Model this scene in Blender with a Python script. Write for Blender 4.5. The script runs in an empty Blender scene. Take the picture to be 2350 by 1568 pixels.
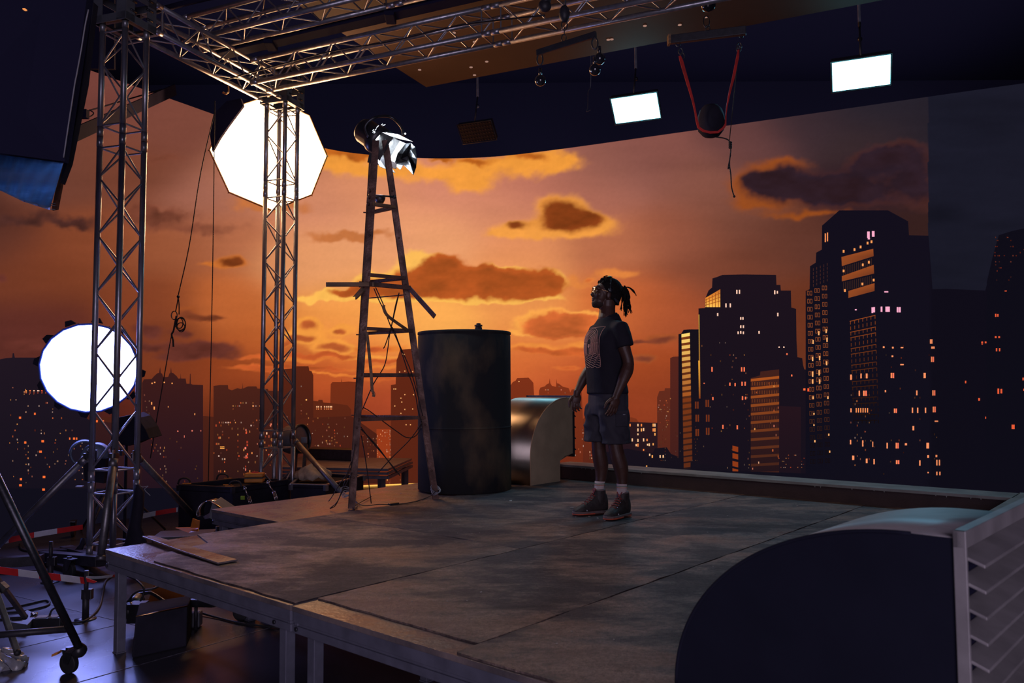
import bpy, math, random
import numpy as np
from mathutils import Vector, Matrix
from mathutils.bvhtree import BVHTree

SC = bpy.context.scene
COL = SC.collection
R = math.radians
random.seed(7)

# ------------------------------------------------------------------ camera
PXW, PXH, FOC = 2350.0, 1568.0, 1840.0
EYE = Vector((0.0, 0.0, 1.60))
PITCH, ROLL = math.atan(103.5 / 1840.0), 0.0059
_cp, _sp = math.cos(PITCH), math.sin(PITCH)
FWD = Vector((0, _cp, _sp))
_u0, _r0 = Vector((0, -_sp, _cp)), Vector((1, 0, 0))
RGT = _r0 * math.cos(ROLL) - _u0 * math.sin(ROLL)
UPV = _u0 * math.cos(ROLL) + _r0 * math.sin(ROLL)
cam_data = bpy.data.cameras.new('camera')
cam = bpy.data.objects.new('camera', cam_data)
COL.objects.link(cam)
m3 = Matrix((RGT, UPV, -FWD)).transposed()
cam.matrix_world = Matrix.Translation(EYE) @ m3.to_4x4()
cam_data.sensor_width = 36.0
cam_data.lens = FOC / PXW * 36.0
cam_data.clip_start, cam_data.clip_end = 0.05, 100
cam_data.dof.use_dof = True
cam_data.dof.focus_distance = 6.4
cam_data.dof.aperture_fstop = 4.0
SC.camera = cam

# ------------------------------------------------------------------ colour management, world, large lights
vs = SC.view_settings
vs.view_transform = 'Standard'; vs.look = 'None'; vs.gamma = 1.0; vs.exposure = 0.0
vs.use_curve_mapping = False
SC.display_settings.display_device = 'sRGB'
w = bpy.data.worlds.new('studio_air'); SC.world = w; w.use_nodes = True
bgn = w.node_tree.nodes['Background']
bgn.inputs[0].default_value = (0.0046, 0.0042, 0.0105, 1); bgn.inputs[1].default_value = 1.0
cy = SC.cycles
cy.max_bounces = 5; cy.diffuse_bounces = 2; cy.glossy_bounces = 3; cy.transmission_bounces = 4
cy.sample_clamp_indirect = 2.0; cy.sample_clamp_direct = 0.0
cy.caustics_reflective = False; cy.caustics_refractive = False

def area(name, loc, target, size, power, color, sy=None):
    d = bpy.data.lights.new(name, 'AREA'); d.energy = power; d.color = color
    d.size = size
    if sy: d.shape = 'RECTANGLE'; d.size_y = sy
    o = bpy.data.objects.new(name, d); COL.objects.link(o); o.location = loc
    o.rotation_euler = (Vector(target) - Vector(loc)).to_track_quat('-Z', 'Y').to_euler()
    return o
# unseen fill lamp added behind the camera to lift the blacks
area('studio_work_light', (0.6, -5.5, 2.3), (0.4, 6, 1.6), 5.0, 300, (0.80, 0.68, 0.92))
# unseen bluish uplight added above the rig to brighten the black ceiling
area('ceiling_fill_uplight', (1.0, 7.6, 5.95), (1.0, 7.601, 9.0), 15.0, 165, (0.76, 0.70, 1.0), 15.6)
# cool light from the two ceiling panels reaching the deck
def spot(name, loc, target, power, color, deg, blend=0.6, r=0.15):
    d = bpy.data.lights.new(name, 'SPOT'); d.energy = power; d.color = color
    d.spot_size = R(deg); d.spot_blend = blend; d.shadow_soft_size = r
    o = bpy.data.objects.new(name, d); COL.objects.link(o); o.location = loc
    o.rotation_euler = (Vector(target) - Vector(loc)).to_track_quat('-Z', 'Y').to_euler()
    return o

# ------------------------------------------------------------------ pixel / stage helpers
def ray(x, y):
    d = FWD * FOC + RGT * (x - PXW / 2) - UPV * (y - PXH / 2)
    return d / d.y
def PY(x, y, Y):            # point seen at pixel (x, y) at distance Y in front of the camera
    return EYE + ray(x, y) * Y
def PZ(x, y, z):            # point seen at pixel (x, y) at height z
    d = ray(x, y); return EYE + d * ((z - EYE.z) / d.z)
DECK = 0.623
P0 = PZ(238, 1258, DECK)
U = Vector((math.cos(R(-40.95)), math.sin(R(-40.95)), 0)); V = Vector((-U.y, U.x, 0)); Z = Vector((0, 0, 1))
def S(u, v, z=DECK):
    return Vector((P0.x, P0.y, 0)) + U * u + V * v + Z * z

def lin(c):
    return tuple((x / 255 / 12.92 if x / 255 <= 0.04045 else ((x / 255 + 0.055) / 1.055) ** 2.4) for x in c)

# ------------------------------------------------------------------ materials
def mat(name, col, rough=0.6, metal=0.0, noise=0.0, scale=8.0, bump=0.0, bscale=60.0, col2=None, emit=None, es=0.0,
        spec=0.5, rvar=0.0, stretch=(1, 1, 1), alpha=1.0, trans=0.0, detail=6.0, lo=0.35, hi=0.65, sheen=0.0):
    m = bpy.data.materials.new(name); m.use_nodes = True
    nt = m.node_tree; b = nt.nodes['Principled BSDF']
    b.inputs['Base Color'].default_value = (*col, 1); b.inputs['Roughness'].default_value = rough
    b.inputs['Metallic'].default_value = metal; b.inputs['Specular IOR Level'].default_value = spec
    b.inputs['Alpha'].default_value = alpha; b.inputs['Transmission Weight'].default_value = trans
    if sheen: b.inputs['Sheen Weight'].default_value = sheen
    if emit: b.inputs['Emission Color'].default_value = (*emit, 1); b.inputs['Emission Strength'].default_value = es
    tc = nt.nodes.new('ShaderNodeTexCoord'); mp = nt.nodes.new('ShaderNodeMapping')
    mp.inputs['Scale'].default_value = stretch
    nt.links.new(tc.outputs['Object'], mp.inputs['Vector'])
    if noise > 0 or col2:
        n = nt.nodes.new('ShaderNodeTexNoise'); n.inputs['Scale'].default_value = scale; n.inputs['Detail'].default_value = detail
        nt.links.new(mp.outputs[0], n.inputs['Vector'])
        cr = nt.nodes.new('ShaderNodeValToRGB'); e = cr.color_ramp.elements
        c2 = col2 if col2 else tuple(x * (1 - noise) for x in col)
        e[0].position = lo; e[1].position = hi; e[0].color = (*c2, 1); e[1].color = (*col, 1)
        nt.links.new(n.outputs['Fac'], cr.inputs[0]); nt.links.new(cr.outputs[0], b.inputs['Base Color'])
        if rvar:
            mr = nt.nodes.new('ShaderNodeMapRange'); mr.inputs[1].default_value = lo; mr.inputs[2].default_value = hi
            mr.inputs[3].default_value = min(1, rough + rvar); mr.inputs[4].default_value = max(0.05, rough - rvar)
            nt.links.new(n.outputs['Fac'], mr.inputs[0]); nt.links.new(mr.outputs[0], b.inputs['Roughness'])
    if bump > 0:
        n2 = nt.nodes.new('ShaderNodeTexNoise'); n2.inputs['Scale'].default_value = bscale; n2.inputs['Detail'].default_value = 4
        nt.links.new(mp.outputs[0], n2.inputs['Vector'])
        bp = nt.nodes.new('ShaderNodeBump'); bp.inputs['Strength'].default_value = bump; bp.inputs['Distance'].default_value = 0.01
        nt.links.new(n2.outputs['Fac'], bp.inputs['Height']); nt.links.new(bp.outputs[0], b.inputs['Normal'])
    return m
def emat(name, col, s, sampling=True):
    m = bpy.data.materials.new(name); m.use_nodes = True; nt = m.node_tree
    nt.nodes.remove(nt.nodes['Principled BSDF'])
    e = nt.nodes.new('ShaderNodeEmission'); e.inputs[0].default_value = (*col, 1); e.inputs[1].default_value = s
    nt.links.new(e.outputs[0], nt.nodes['Material Output'].inputs[0])
    if not sampling: m.cycles.emission_sampling = 'NONE'
    return m
M = dict(
    black=mat('black_drape', (0.022, 0.021, 0.052), 0.95, bump=0.3, bscale=4, spec=0.1),
    blackpaint=mat('black_paint', (0.035, 0.033, 0.045), 0.5, noise=0.4, scale=20, bump=0.1),
    blackcloth=mat('black_cloth', (0.028, 0.026, 0.042), 0.9, noise=0.3, scale=6, bump=0.4, bscale=12, spec=0.15),
    blackplastic=mat('black_plastic', (0.025, 0.025, 0.032), 0.35, noise=0.3, scale=14),
    rubber=mat('black_rubber', (0.02, 0.02, 0.024), 0.6, noise=0.2, scale=30),
    alu=mat('aluminium', (0.48, 0.48, 0.54), 0.36, 0.78, noise=0.35, scale=18, bump=0.06, bscale=90, rvar=0.08, stretch=(1, 1, 0.3)),
    aludull=mat('dull_aluminium', (0.30, 0.29, 0.31), 0.45, 0.85, noise=0.4, scale=10, bump=0.1),
    steel=mat('dark_steel', (0.10, 0.10, 0.12), 0.4, 0.8, noise=0.4, scale=16, bump=0.1),
    chrome=mat('chrome', (0.75, 0.75, 0.78), 0.12, 1.0, noise=0.1, scale=20),
    rust=mat('rusted_iron', (0.24, 0.12, 0.09), 0.55, 0.15, scale=9, col2=(0.10, 0.05, 0.04), bump=0.4, bscale=50, rvar=0.12),
    wood=mat('weathered_wood', (0.30, 0.17, 0.09), 0.6, noise=0.55, scale=6, bump=0.3, bscale=30, stretch=(1, 1, 6)),
    tank=mat('stained_green_metal', (0.15, 0.10, 0.055), 0.75, 0.0, scale=3.0, col2=(0.022, 0.022, 0.024), bump=0.2, bscale=9, rvar=0.08, spec=0.25, lo=0.50, hi=0.78, stretch=(1, 1, 0.55), detail=10),
    galv=mat('brushed_duct_steel', (0.85, 0.76, 0.64), 0.48, 1.0, noise=0.15, scale=5, bump=0.03, bscale=12, stretch=(1, 1, 1)),
    galvside=mat('duct_side_steel', (0.60, 0.40, 0.25), 0.55, 0.0, noise=0.2, scale=5, bump=0.05, bscale=20),  # warm light on the side panels is put into this tan colour
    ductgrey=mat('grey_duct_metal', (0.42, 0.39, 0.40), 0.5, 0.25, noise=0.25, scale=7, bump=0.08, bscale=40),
    ductdark=mat('shaded_duct_side', (0.016, 0.017, 0.033), 0.9, 0.0, noise=0.15, scale=5, spec=0.1),  # near-black copy of the grey duct metal, shade painted into its colour
    deck=mat('plywood_deck', (0.26, 0.20, 0.19), 0.30, 0, scale=5, col2=(0.12, 0.10, 0.105), bump=0.25, bscale=40, rvar=0.1),
    felt=None,
    deckframe=mat('stage_frame', (0.20, 0.20, 0.27), 0.5, 0.3, noise=0.3, scale=9, bump=0.05),
    ledge=mat('parapet_cap', (0.25, 0.25, 0.24), 0.6, 0, noise=0.4, scale=5, bump=0.3, bscale=20, stretch=(1, 1, 1)),
    parapet=mat('parapet_side', (0.055, 0.030, 0.030), 0.8, 0, noise=0.3, scale=6, bump=0.2),
    red=mat('red_strap', (0.75, 0.02, 0.015), 0.6, noise=0.4, scale=10),
    gel=mat('orange_gel', (0.75, 0.22, 0.03), 0.3, trans=0.3, noise=0.2, scale=3),
    skin=mat('dark_brown_skin', (0.085, 0.036, 0.025), 0.48, noise=0.15, scale=20, bump=0.05, bscale=120, spec=0.5),
    hair=mat('black_hair', (0.012, 0.009, 0.009), 0.85, noise=0.3, scale=60, spec=0.15, bump=0.6, bscale=70),
    shirt=mat('black_tshirt_cotton', (0.022, 0.020, 0.030), 0.85, noise=0.2, scale=10, bump=0.35, bscale=9, spec=0.2),
    shorts=mat('charcoal_shorts_cotton', (0.050, 0.046, 0.062), 0.75, noise=0.25, scale=7, bump=0.6, bscale=8, spec=0.3),
    sock=mat('white_ribbed_sock', (0.66, 0.55, 0.52), 0.9, bump=0.4, bscale=80),
    boot=mat('dark_brown_boot_leather', (0.05, 0.038, 0.036), 0.6, noise=0.4, scale=25, bump=0.3, bscale=60),
    sole=mat('orange_boot_sole', (0.75, 0.13, 0.06), 0.6, noise=0.2, scale=30),
    solegrey=mat('grey_boot_midsole', (0.22, 0.16, 0.15), 0.6, noise=0.2, scale=30),
    lace=mat('red_boot_lace', (0.30, 0.05, 0.04), 0.7, noise=0.2, scale=30),
    printw=mat('pink_screen_print', (0.80, 0.42, 0.33), 0.7, noise=0.1, scale=30),
    gold=mat('gold_wire', (0.8, 0.45, 0.2), 0.25, 1.0, noise=0.1, scale=30),
    lens=mat('amber_lens', (0.45, 0.14, 0.03), 0.15, noise=0.1, scale=10),
    green=mat('green_tag', (0.35, 0.6, 0.05), 0.5, noise=0.1, scale=10),
    yellow=mat('orange_case_plastic', (0.75, 0.28, 0.04), 0.5, noise=0.2, scale=12),
    cream=mat('cream_cotton', (0.55, 0.42, 0.32), 0.9, noise=0.3, scale=12, bump=0.6, bscale=14),
    blue=mat('blue_satin_cloth', (0.09, 0.36, 1.0), 0.5, noise=0.5, scale=4, bump=0.8, bscale=7, stretch=(0.6, 0.6, 3), sheen=0.3),
    cord=mat('white_cord', (0.35, 0.35, 0.40), 0.7, noise=0.2, scale=30),
    white=mat('white_tape_plastic', (0.70, 0.70, 0.78), 0.4, noise=0.1, scale=20),
    redtape=mat('red_tape_plastic', (0.70, 0.03, 0.03), 0.4, noise=0.1, scale=20),
    rope=mat('dark_rope', (0.035, 0.030, 0.032), 0.8, noise=0.5, scale=90, bump=0.5, bscale=120),
    wire=mat('rusty_twisted_wire', (0.05, 0.03, 0.028), 0.6, 0.4, noise=0.5, scale=90, bump=0.5, bscale=150),
    silver=mat('silver_fabric', (0.13, 0.135, 0.14), 0.5, 0.4, noise=0.4, scale=9, bump=0.6, bscale=16),
    foil=mat('crinkled_black_foil', (0.06, 0.065, 0.075), 0.35, 0.8, noise=0.5, scale=14, bump=1.0, bscale=22),
    greypanel=mat('grey_light_housing', (0.16, 0.17, 0.20), 0.5, 0.3, noise=0.15, scale=10),
    drum=mat('blue_grey_drum', (0.14, 0.18, 0.26), 0.45, 0.3, noise=0.4, scale=12),
    glassball=mat('polished_black_ball', (0.02, 0.02, 0.03), 0.06, 0.0, noise=0.1, scale=5, spec=1.0),
    plastic=mat('clear_plastic_film', (0.6, 0.6, 0.65), 0.2, trans=0.5, bump=1.0, bscale=12),
    ceilpanel=mat('brown_ceiling_panel', (0.055, 0.025, 0.022), 0.75, 0, noise=0.25, scale=1.5),
    litter=mat('pale_litter', (0.5, 0.45, 0.42), 0.6, noise=0.2, scale=20),
    dim=mat('unlit_led_cell', (0.10, 0.05, 0.05), 0.4, noise=0.3, scale=20),
)
# roofing felt: dark blotched sheet with sand grain
def brushed(m):        # circumferential brushing marks: highlight spreads across the sheet
    nt = m.node_tree; b = nt.nodes['Principled BSDF']; tn = nt.nodes.new('ShaderNodeTangent'); tn.direction_type = 'UV_MAP'; tn.uv_map = 'UVMap'
    nt.links.new(tn.outputs[0], b.inputs['Tangent']); b.inputs['Anisotropic'].default_value = 0.98; b.inputs['Anisotropic Rotation'].default_value = 0.0
brushed(M['galv'])
def felt_material():
    m = bpy.data.materials.new('roofing_felt'); m.use_nodes = True; nt = m.node_tree; b = nt.nodes['Principled BSDF']
    tc = nt.nodes.new('ShaderNodeTexCoord')
    def noise(s, d, rough=0.6, st=None):
        n = nt.nodes.new('ShaderNodeTexNoise'); n.inputs['Scale'].default_value = s; n.inputs['Detail'].default_value = d
        n.inputs['Roughness'].default_value = rough
        if st:
            mp = nt.nodes.new('ShaderNodeMapping'); mp.inputs['Scale'].default_value = st; mp.inputs['Rotation'].default_value = (0, 0, R(-20))
            nt.links.new(tc.outputs['Object'], mp.inputs[0]); nt.links.new(mp.outputs[0], n.inputs[0])
        else: nt.links.new(tc.outputs['Object'], n.inputs[0])
        return n
    def ramp(n, a, ca, c, cc):
        r = nt.nodes.new('ShaderNodeValToRGB'); e = r.color_ramp.elements
        e[0].position = a; e[1].position = c; e[0].color = (*ca, 1); e[1].color = (*cc, 1); nt.links.new(n.outputs['Fac'], r.inputs[0]); return r
    big = ramp(noise(1.3, 8, 0.66, (0.8, 1.5, 1)), 0.46, (0.058, 0.042, 0.048), 0.58, (0.23, 0.17, 0.145))
    fine = ramp(noise(70, 4, 0.8), 0.36, (0.35, 0.35, 0.36), 0.66, (1.75, 1.7, 1.65)); med = ramp(noise(5.5, 8, 0.72, (0.6, 1.6, 1)), 0.40, (0.55, 0.52, 0.56), 0.58, (1.15, 1.12, 1.08))
    mx = nt.nodes.new('ShaderNodeMix'); mx.data_type = 'RGBA'; mx.blend_type = 'MULTIPLY'; mx.inputs[0].default_value = 1
    nt.links.new(big.outputs[0], mx.inputs[6]); nt.links.new(fine.outputs[0], mx.inputs[7])
    m2 = nt.nodes.new('ShaderNodeMix'); m2.data_type = 'RGBA'; m2.blend_type = 'MULTIPLY'; m2.inputs[0].default_value = 1
    nt.links.new(mx.outputs[2], m2.inputs[6]); nt.links.new(med.outputs[0], m2.inputs[7]); nt.links.new(m2.outputs[2], b.inputs['Base Color'])
    rr = ramp(noise(1.3, 8, 0.66, (0.8, 1.5, 1)), 0.44, (0.70,) * 3, 0.58, (0.34,) * 3)
    nt.links.new(rr.outputs[0], b.inputs['Roughness'])
    bp = nt.nodes.new('ShaderNodeBump'); bp.inputs['Strength'].default_value = 0.8; bp.inputs['Distance'].default_value = 0.008
    nt.links.new(noise(140, 4, 0.7).outputs['Fac'], bp.inputs['Height']); nt.links.new(bp.outputs[0], b.inputs['Normal'])
    return m
M['felt'] = felt_material()
M['backdrape'] = mat('lightened_back_drape', (0.036, 0.035, 0.075), 0.95, bump=0.3, bscale=4, spec=0.1)  # black drape copy, missing light on the back wall put into its colour

# ------------------------------------------------------------------ mesh builder
ORG = {}
def frame(d, up=None):
    d = Vector(d).normalized(); up = Vector(up) if up else Vector((0, 0, 1))
    if abs(d.dot(up)) > 0.98: up = Vector((1, 0, 0)) if abs(d.x) < 0.9 else Vector((0, 1, 0))
    x = d.cross(up).normalized(); y = x.cross(d).normalized()
    return x, y, d
class MB:
    def __init__(s): s.v = []; s.f = []; s.sm = []; s.mi = []
    def add(s, vs_, fs, smooth=False, mi=0):
        o = len(s.v); s.v += [Vector(p) for p in vs_]
        for f in fs: s.f.append([i + o for i in f]); s.sm.append(smooth); s.mi.append(mi)
        return s
    def boxf(s, c, X, Y_, Z_, mi=0):      # centre and three half-axis vectors
        c = Vector(c); p = [c + X * a + Y_ * b + Z_ * d for d in (-1, 1) for a, b in ((-1, -1), (1, -1), (1, 1), (-1, 1))]
        return s.add(p, [(3, 2, 1, 0), (4, 5, 6, 7), (0, 1, 5, 4), (1, 2, 6, 5), (2, 3, 7, 6), (3, 0, 4, 7)], False, mi)
    def box(s, c, sx, sy, sz, rz=0.0, mi=0):
        X = Vector((math.cos(rz), math.sin(rz), 0)); Y_ = Vector((-X.y, X.x, 0))
        return s.boxf(c, X * sx / 2, Y_ * sy / 2, Z * sz / 2, mi)
    def bar(s, a, b, w_, h, up=None, mi=0):
        a = Vector(a); b = Vector(b); x, y, d = frame(b - a, up)
        return s.boxf((a + b) / 2, x * w_ / 2, y * h / 2, d * (b - a).length / 2, mi)
    def tube(s, pts, r, n=8, cap=True, closed=False, sx=1.0, mi=0):
        pts = [Vector(p) for p in pts]; k = len(pts); rs = r if isinstance(r, (list, tuple)) else [r] * k
        vs_ = []; x = None
        for i in range(k):
            if closed: d = pts[(i + 1) % k] - pts[i - 1]
            else: d = pts[min(i + 1, k - 1)] - pts[max(i - 1, 0)]
            if d.length < 1e-9: d = Vector((0, 0, 1))
            d.normalize()
            if x is None: x, y, _ = frame(d)
            else:
                x = (x - d * x.dot(d))
                if x.length < 1e-6: x, y, _ = frame(d)
                x.normalize()
            y = d.cross(x)
            for j in range(n):
                a = 2 * math.pi * j / n
                vs_.append(pts[i] + x * (math.cos(a) * rs[i] * sx) + y * (math.sin(a) * rs[i]))
        fs = []
        for i in range(k if closed else k - 1):
            for j in range(n):
                a, b = i * n + j, i * n + (j + 1) % n; c, d_ = ((i + 1) % k) * n + (j + 1) % n, ((i + 1) % k) * n + j
                fs.append((a, b, c, d_))
        s.add(vs_, fs, True, mi)
        if cap and not closed:
            o = len(s.v) - k * n
            s.f.append([o + j for j in reversed(range(n))]); s.sm.append(False); s.mi.append(mi)
            s.f.append([o + (k - 1) * n + j for j in range(n)]); s.sm.append(False); s.mi.append(mi)
        return s
    def loft(s, rings, cap=True, smooth=True, mi=0):     # rings: lists of points, equal counts
        n = len(rings[0]); vs_ = [p for r_ in rings for p in r_]
        fs = [(i * n + j, i * n + (j + 1) % n, (i + 1) * n + (j + 1) % n, (i + 1) * n + j) for i in range(len(rings) - 1) for j in range(n)]
        o = len(s.v); s.add(vs_, fs, smooth, mi)
        if cap:
            s.f.append([o + j for j in reversed(range(n))]); s.sm.append(False); s.mi.append(mi)
            s.f.append([o + (len(rings) - 1) * n + j for j in range(n)]); s.sm.append(False); s.mi.append(mi)
        return s
    def sphere(s, c, r, n=16, ax=None, mi=0):
        c = Vector(c); r = r if isinstance(r, (list, tuple)) else (r, r, r)
        X, Y_, Z_ = ax if ax else (Vector((1, 0, 0)), Vector((0, 1, 0)), Z)
        rings = []
        m_ = max(6, n // 2)
        for i in range(m_ + 1):
            t = math.pi * (i / m_); t = min(max(t, 0.02), math.pi - 0.02)
            rings.append([c + X * (r[0] * math.sin(t) * math.cos(2 * math.pi * j / n)) + Y_ * (r[1] * math.sin(t) * math.sin(2 * math.pi * j / n)) - Z_ * (r[2] * math.cos(t)) for j in range(n)])
        return s.loft(rings, mi=mi)
    def disc(s, c, nrm, r0, r1, h, n=32, mi=0):          # ring or disc extruded by h along nrm
        x, y, d = frame(nrm); c = Vector(c)
        prof = [(r0, 0), (r1, 0), (r1, h), (r0, h)] if r0 > 0 else [(0.0005, 0), (r1, 0), (r1, h), (0.0005, h)]
        return s.lathe(c, d, prof, n, closed=True, mi=mi)
    def lathe(s, c, axis, prof, n=32, closed=False, smooth=True, mi=0):
        x, y, d = frame(axis); c = Vector(c)
        vs_ = [c + x * (r * math.cos(2 * math.pi * j / n)) + y * (r * math.sin(2 * math.pi * j / n)) + d * h for r, h in prof for j in range(n)]
        k = len(prof)
        fs = [(i * n + j, i * n + (j + 1) % n, ((i + 1) % k) * n + (j + 1) % n, ((i + 1) % k) * n + j) for i in range(k if closed else k - 1) for j in range(n)]
        s.add(vs_, fs, smooth, mi); return s
    def prism(s, poly, depth, mi=0, smooth=False):       # poly: 3-D points of a planar face, depth: vector
        n = len(poly); a = [Vector(p) for p in poly]; b = [p + Vector(depth) for p in a]
        return s.add(a + b, [list(reversed(range(n))), list(range(n, 2 * n))] + [(i, (i + 1) % n, (i + 1) % n + n, i + n) for i in range(n)], smooth, mi)
    def torus(s, c, nrm, R_, r, n=20, k=8, arc=2 * math.pi, start=0, stretch=1.0, mi=0, up=None):
        x, y, d = frame(nrm, up); c = Vector(c); full = arc > 6.28
        m_ = n if full else n + 1
        pts = [c + x * (R_ * math.cos(start + arc * i / n)) + y * (R_ * stretch * math.sin(start + arc * i / n)) for i in range(m_)]
        return s.tube(pts, r, k, closed=full, mi=mi)
    def build(s, name, material, parent=None, bevel=0.0, label=None, base=None, remesh=0.0, smooth=0, auto=40, sub=0, solid=0.0):
        if parent is not None: o0 = ORG[parent.name]
        elif base is not None: o0 = Vector(base)
        else:
            xs = [p.x for p in s.v]; ys = [p.y for p in s.v]; zs = [p.z for p in s.v]
            o0 = Vector(((min(xs) + max(xs)) / 2, (min(ys) + max(ys)) / 2, min(zs)))
        me = bpy.data.meshes.new(name)
        me.from_pydata([tuple(p - o0) for p in s.v], [], s.f)
        me.polygons.foreach_set('use_smooth', s.sm)
        mats = material if isinstance(material, (list, tuple)) else [material]
        for m_ in mats: me.materials.append(m_)
        if len(mats) > 1: me.polygons.foreach_set('material_index', s.mi)
        me.update()
        o = bpy.data.objects.new(name, me); COL.objects.link(o)
        if parent is not None: o.parent = parent; ORG[o.name] = o0
        else: o.location = o0; ORG[o.name] = o0
        if remesh:
            md = o.modifiers.new('remesh', 'REMESH'); md.mode = 'VOXEL'; md.voxel_size = remesh; md.use_smooth_shade = True
        if smooth:
            md = o.modifiers.new('smooth', 'SMOOTH'); md.iterations = smooth; md.factor = 0.5
        if solid:
            md = o.modifiers.new('solid', 'SOLIDIFY'); md.thickness = solid; md.offset = 0
        if bevel:
            md = o.modifiers.new('bevel', 'BEVEL'); md.width = bevel; md.segments = 2; md.limit_method = 'ANGLE'; md.angle_limit = R(auto)
        if sub:
            md = o.modifiers.new('sub', 'SUBSURF'); md.levels = sub; md.render_levels = sub
        if label: o['label'] = label
        return o
def thing(name, label, cat, loc, group=None):
    o = bpy.data.objects.new(name, None); COL.objects.link(o); o.location = Vector(loc); ORG[o.name] = Vector(loc)
    o.empty_display_size = 0.1
    o['label'] = label; o['category'] = cat; o['kind'] = 'thing'
    if group: o['group'] = group
    return o
def tag(o, label, cat, group=None, kind='thing'):
    o['label'] = label; o['category'] = cat; o['kind'] = kind
    if group: o['group'] = group
    return o
def struct(o, label=None):
    o['kind'] = 'structure'
    if label: o['label'] = label; o['category'] = o.name.split('_')[0]
    return o
def curve_pts(ctrl, n=8):               # Catmull-Rom through control points
    c = [Vector(p) for p in ctrl]
    if len(c) < 3: return c
    c = [c[0] * 2 - c[1]] + c + [c[-1] * 2 - c[-2]]; out = []
    for i in range(1, len(c) - 2):
        for k in range(n):
            t = k / n
            out.append(0.5 * ((2 * c[i]) + (c[i + 1] - c[i - 1]) * t + (2 * c[i - 1] - 5 * c[i] + 4 * c[i + 1] - c[i + 2]) * t * t + (3 * c[i] - c[i - 1] - 3 * c[i + 1] + c[i + 2]) * t ** 3))
    out.append(c[-2]); return out
# ================================================================== THE ROOM
b = MB(); b.box((0, 5, -0.05), 26, 30, 0.1)
fl = b.build('floor', mat('studio_floor', (0.075, 0.070, 0.085), 0.30, 0, scale=1.1, col2=(0.045, 0.042, 0.055), bump=0.08, bscale=7, rvar=0.08, spec=0.6, detail=9))
struct(fl, 'dark glossy studio floor')
b = MB()
for (a, c_) in (((-120, 1330), (330, 1440)), ((60, 1600), (640, 1435)), ((-200, 1545), (520, 1375))):
    p, q = PZ(*a, 0.0015), PZ(*c_, 0.0015); b.bar(p, q, 0.006, 0.002)
tag(b.build('floor_joint_line', mat('floor_joint', (0.16, 0.15, 0.2), 0.4, noise=0.6, scale=30)), 'thin scratched joint lines across the studio floor', 'line'); bpy.context.scene.objects['floor_joint_line']['kind'] = 'structure'
b = MB(); b.box((0, 5, 7.65), 26, 30, 0.1); struct(b.build('ceiling', M['black']), 'black studio ceiling void')
b = MB(); b.box((0, 15.6, 3.8), 26, 0.1, 7.6); struct(b.build('wall_back', M['backdrape']), 'black studio back wall')
b = MB(); b.box((-9.5, 5, 3.8), 0.1, 30, 7.6); struct(b.build('wall_left', M['black']), 'black studio side wall on the left')
b = MB(); b.box((11.5, 5, 3.8), 0.1, 30, 7.6); struct(b.build('wall_right', M['black']), 'black studio side wall on the right')

# ================================================================== VIDEO WALL
WPTS = [(-6.75, 5.2), (-6.3, 6.4), (-5.9, 7.7), (-5.52, 8.75), (-4.98, 9.72), (-4.45, 10.65), (-3.85, 11.65), (-3.0, 12.75), (-2.19, 13.18), (-1.27, 13.36), (-0.3, 13.28), (0.735, 12.9), (2.16, 12.24), (4.14, 11.3), (5.5, 10.64), (6.6, 10.12), (9.2, 8.9)]
wp = curve_pts([(x, y, 0) for x, y in WPTS], 10)
WX = np.array([p.x for p in wp]); WY = np.array([p.y for p in wp]); WQ = WX / WY
ZTOP, ZBOT = 5.46, 0.0
def wall_at(x, y, off=0.0):
    d = ray(x, y); Y_ = float(np.interp(d.x, WQ, WY)); return EYE + d * (Y_ * (1 - off / Y_))
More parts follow.
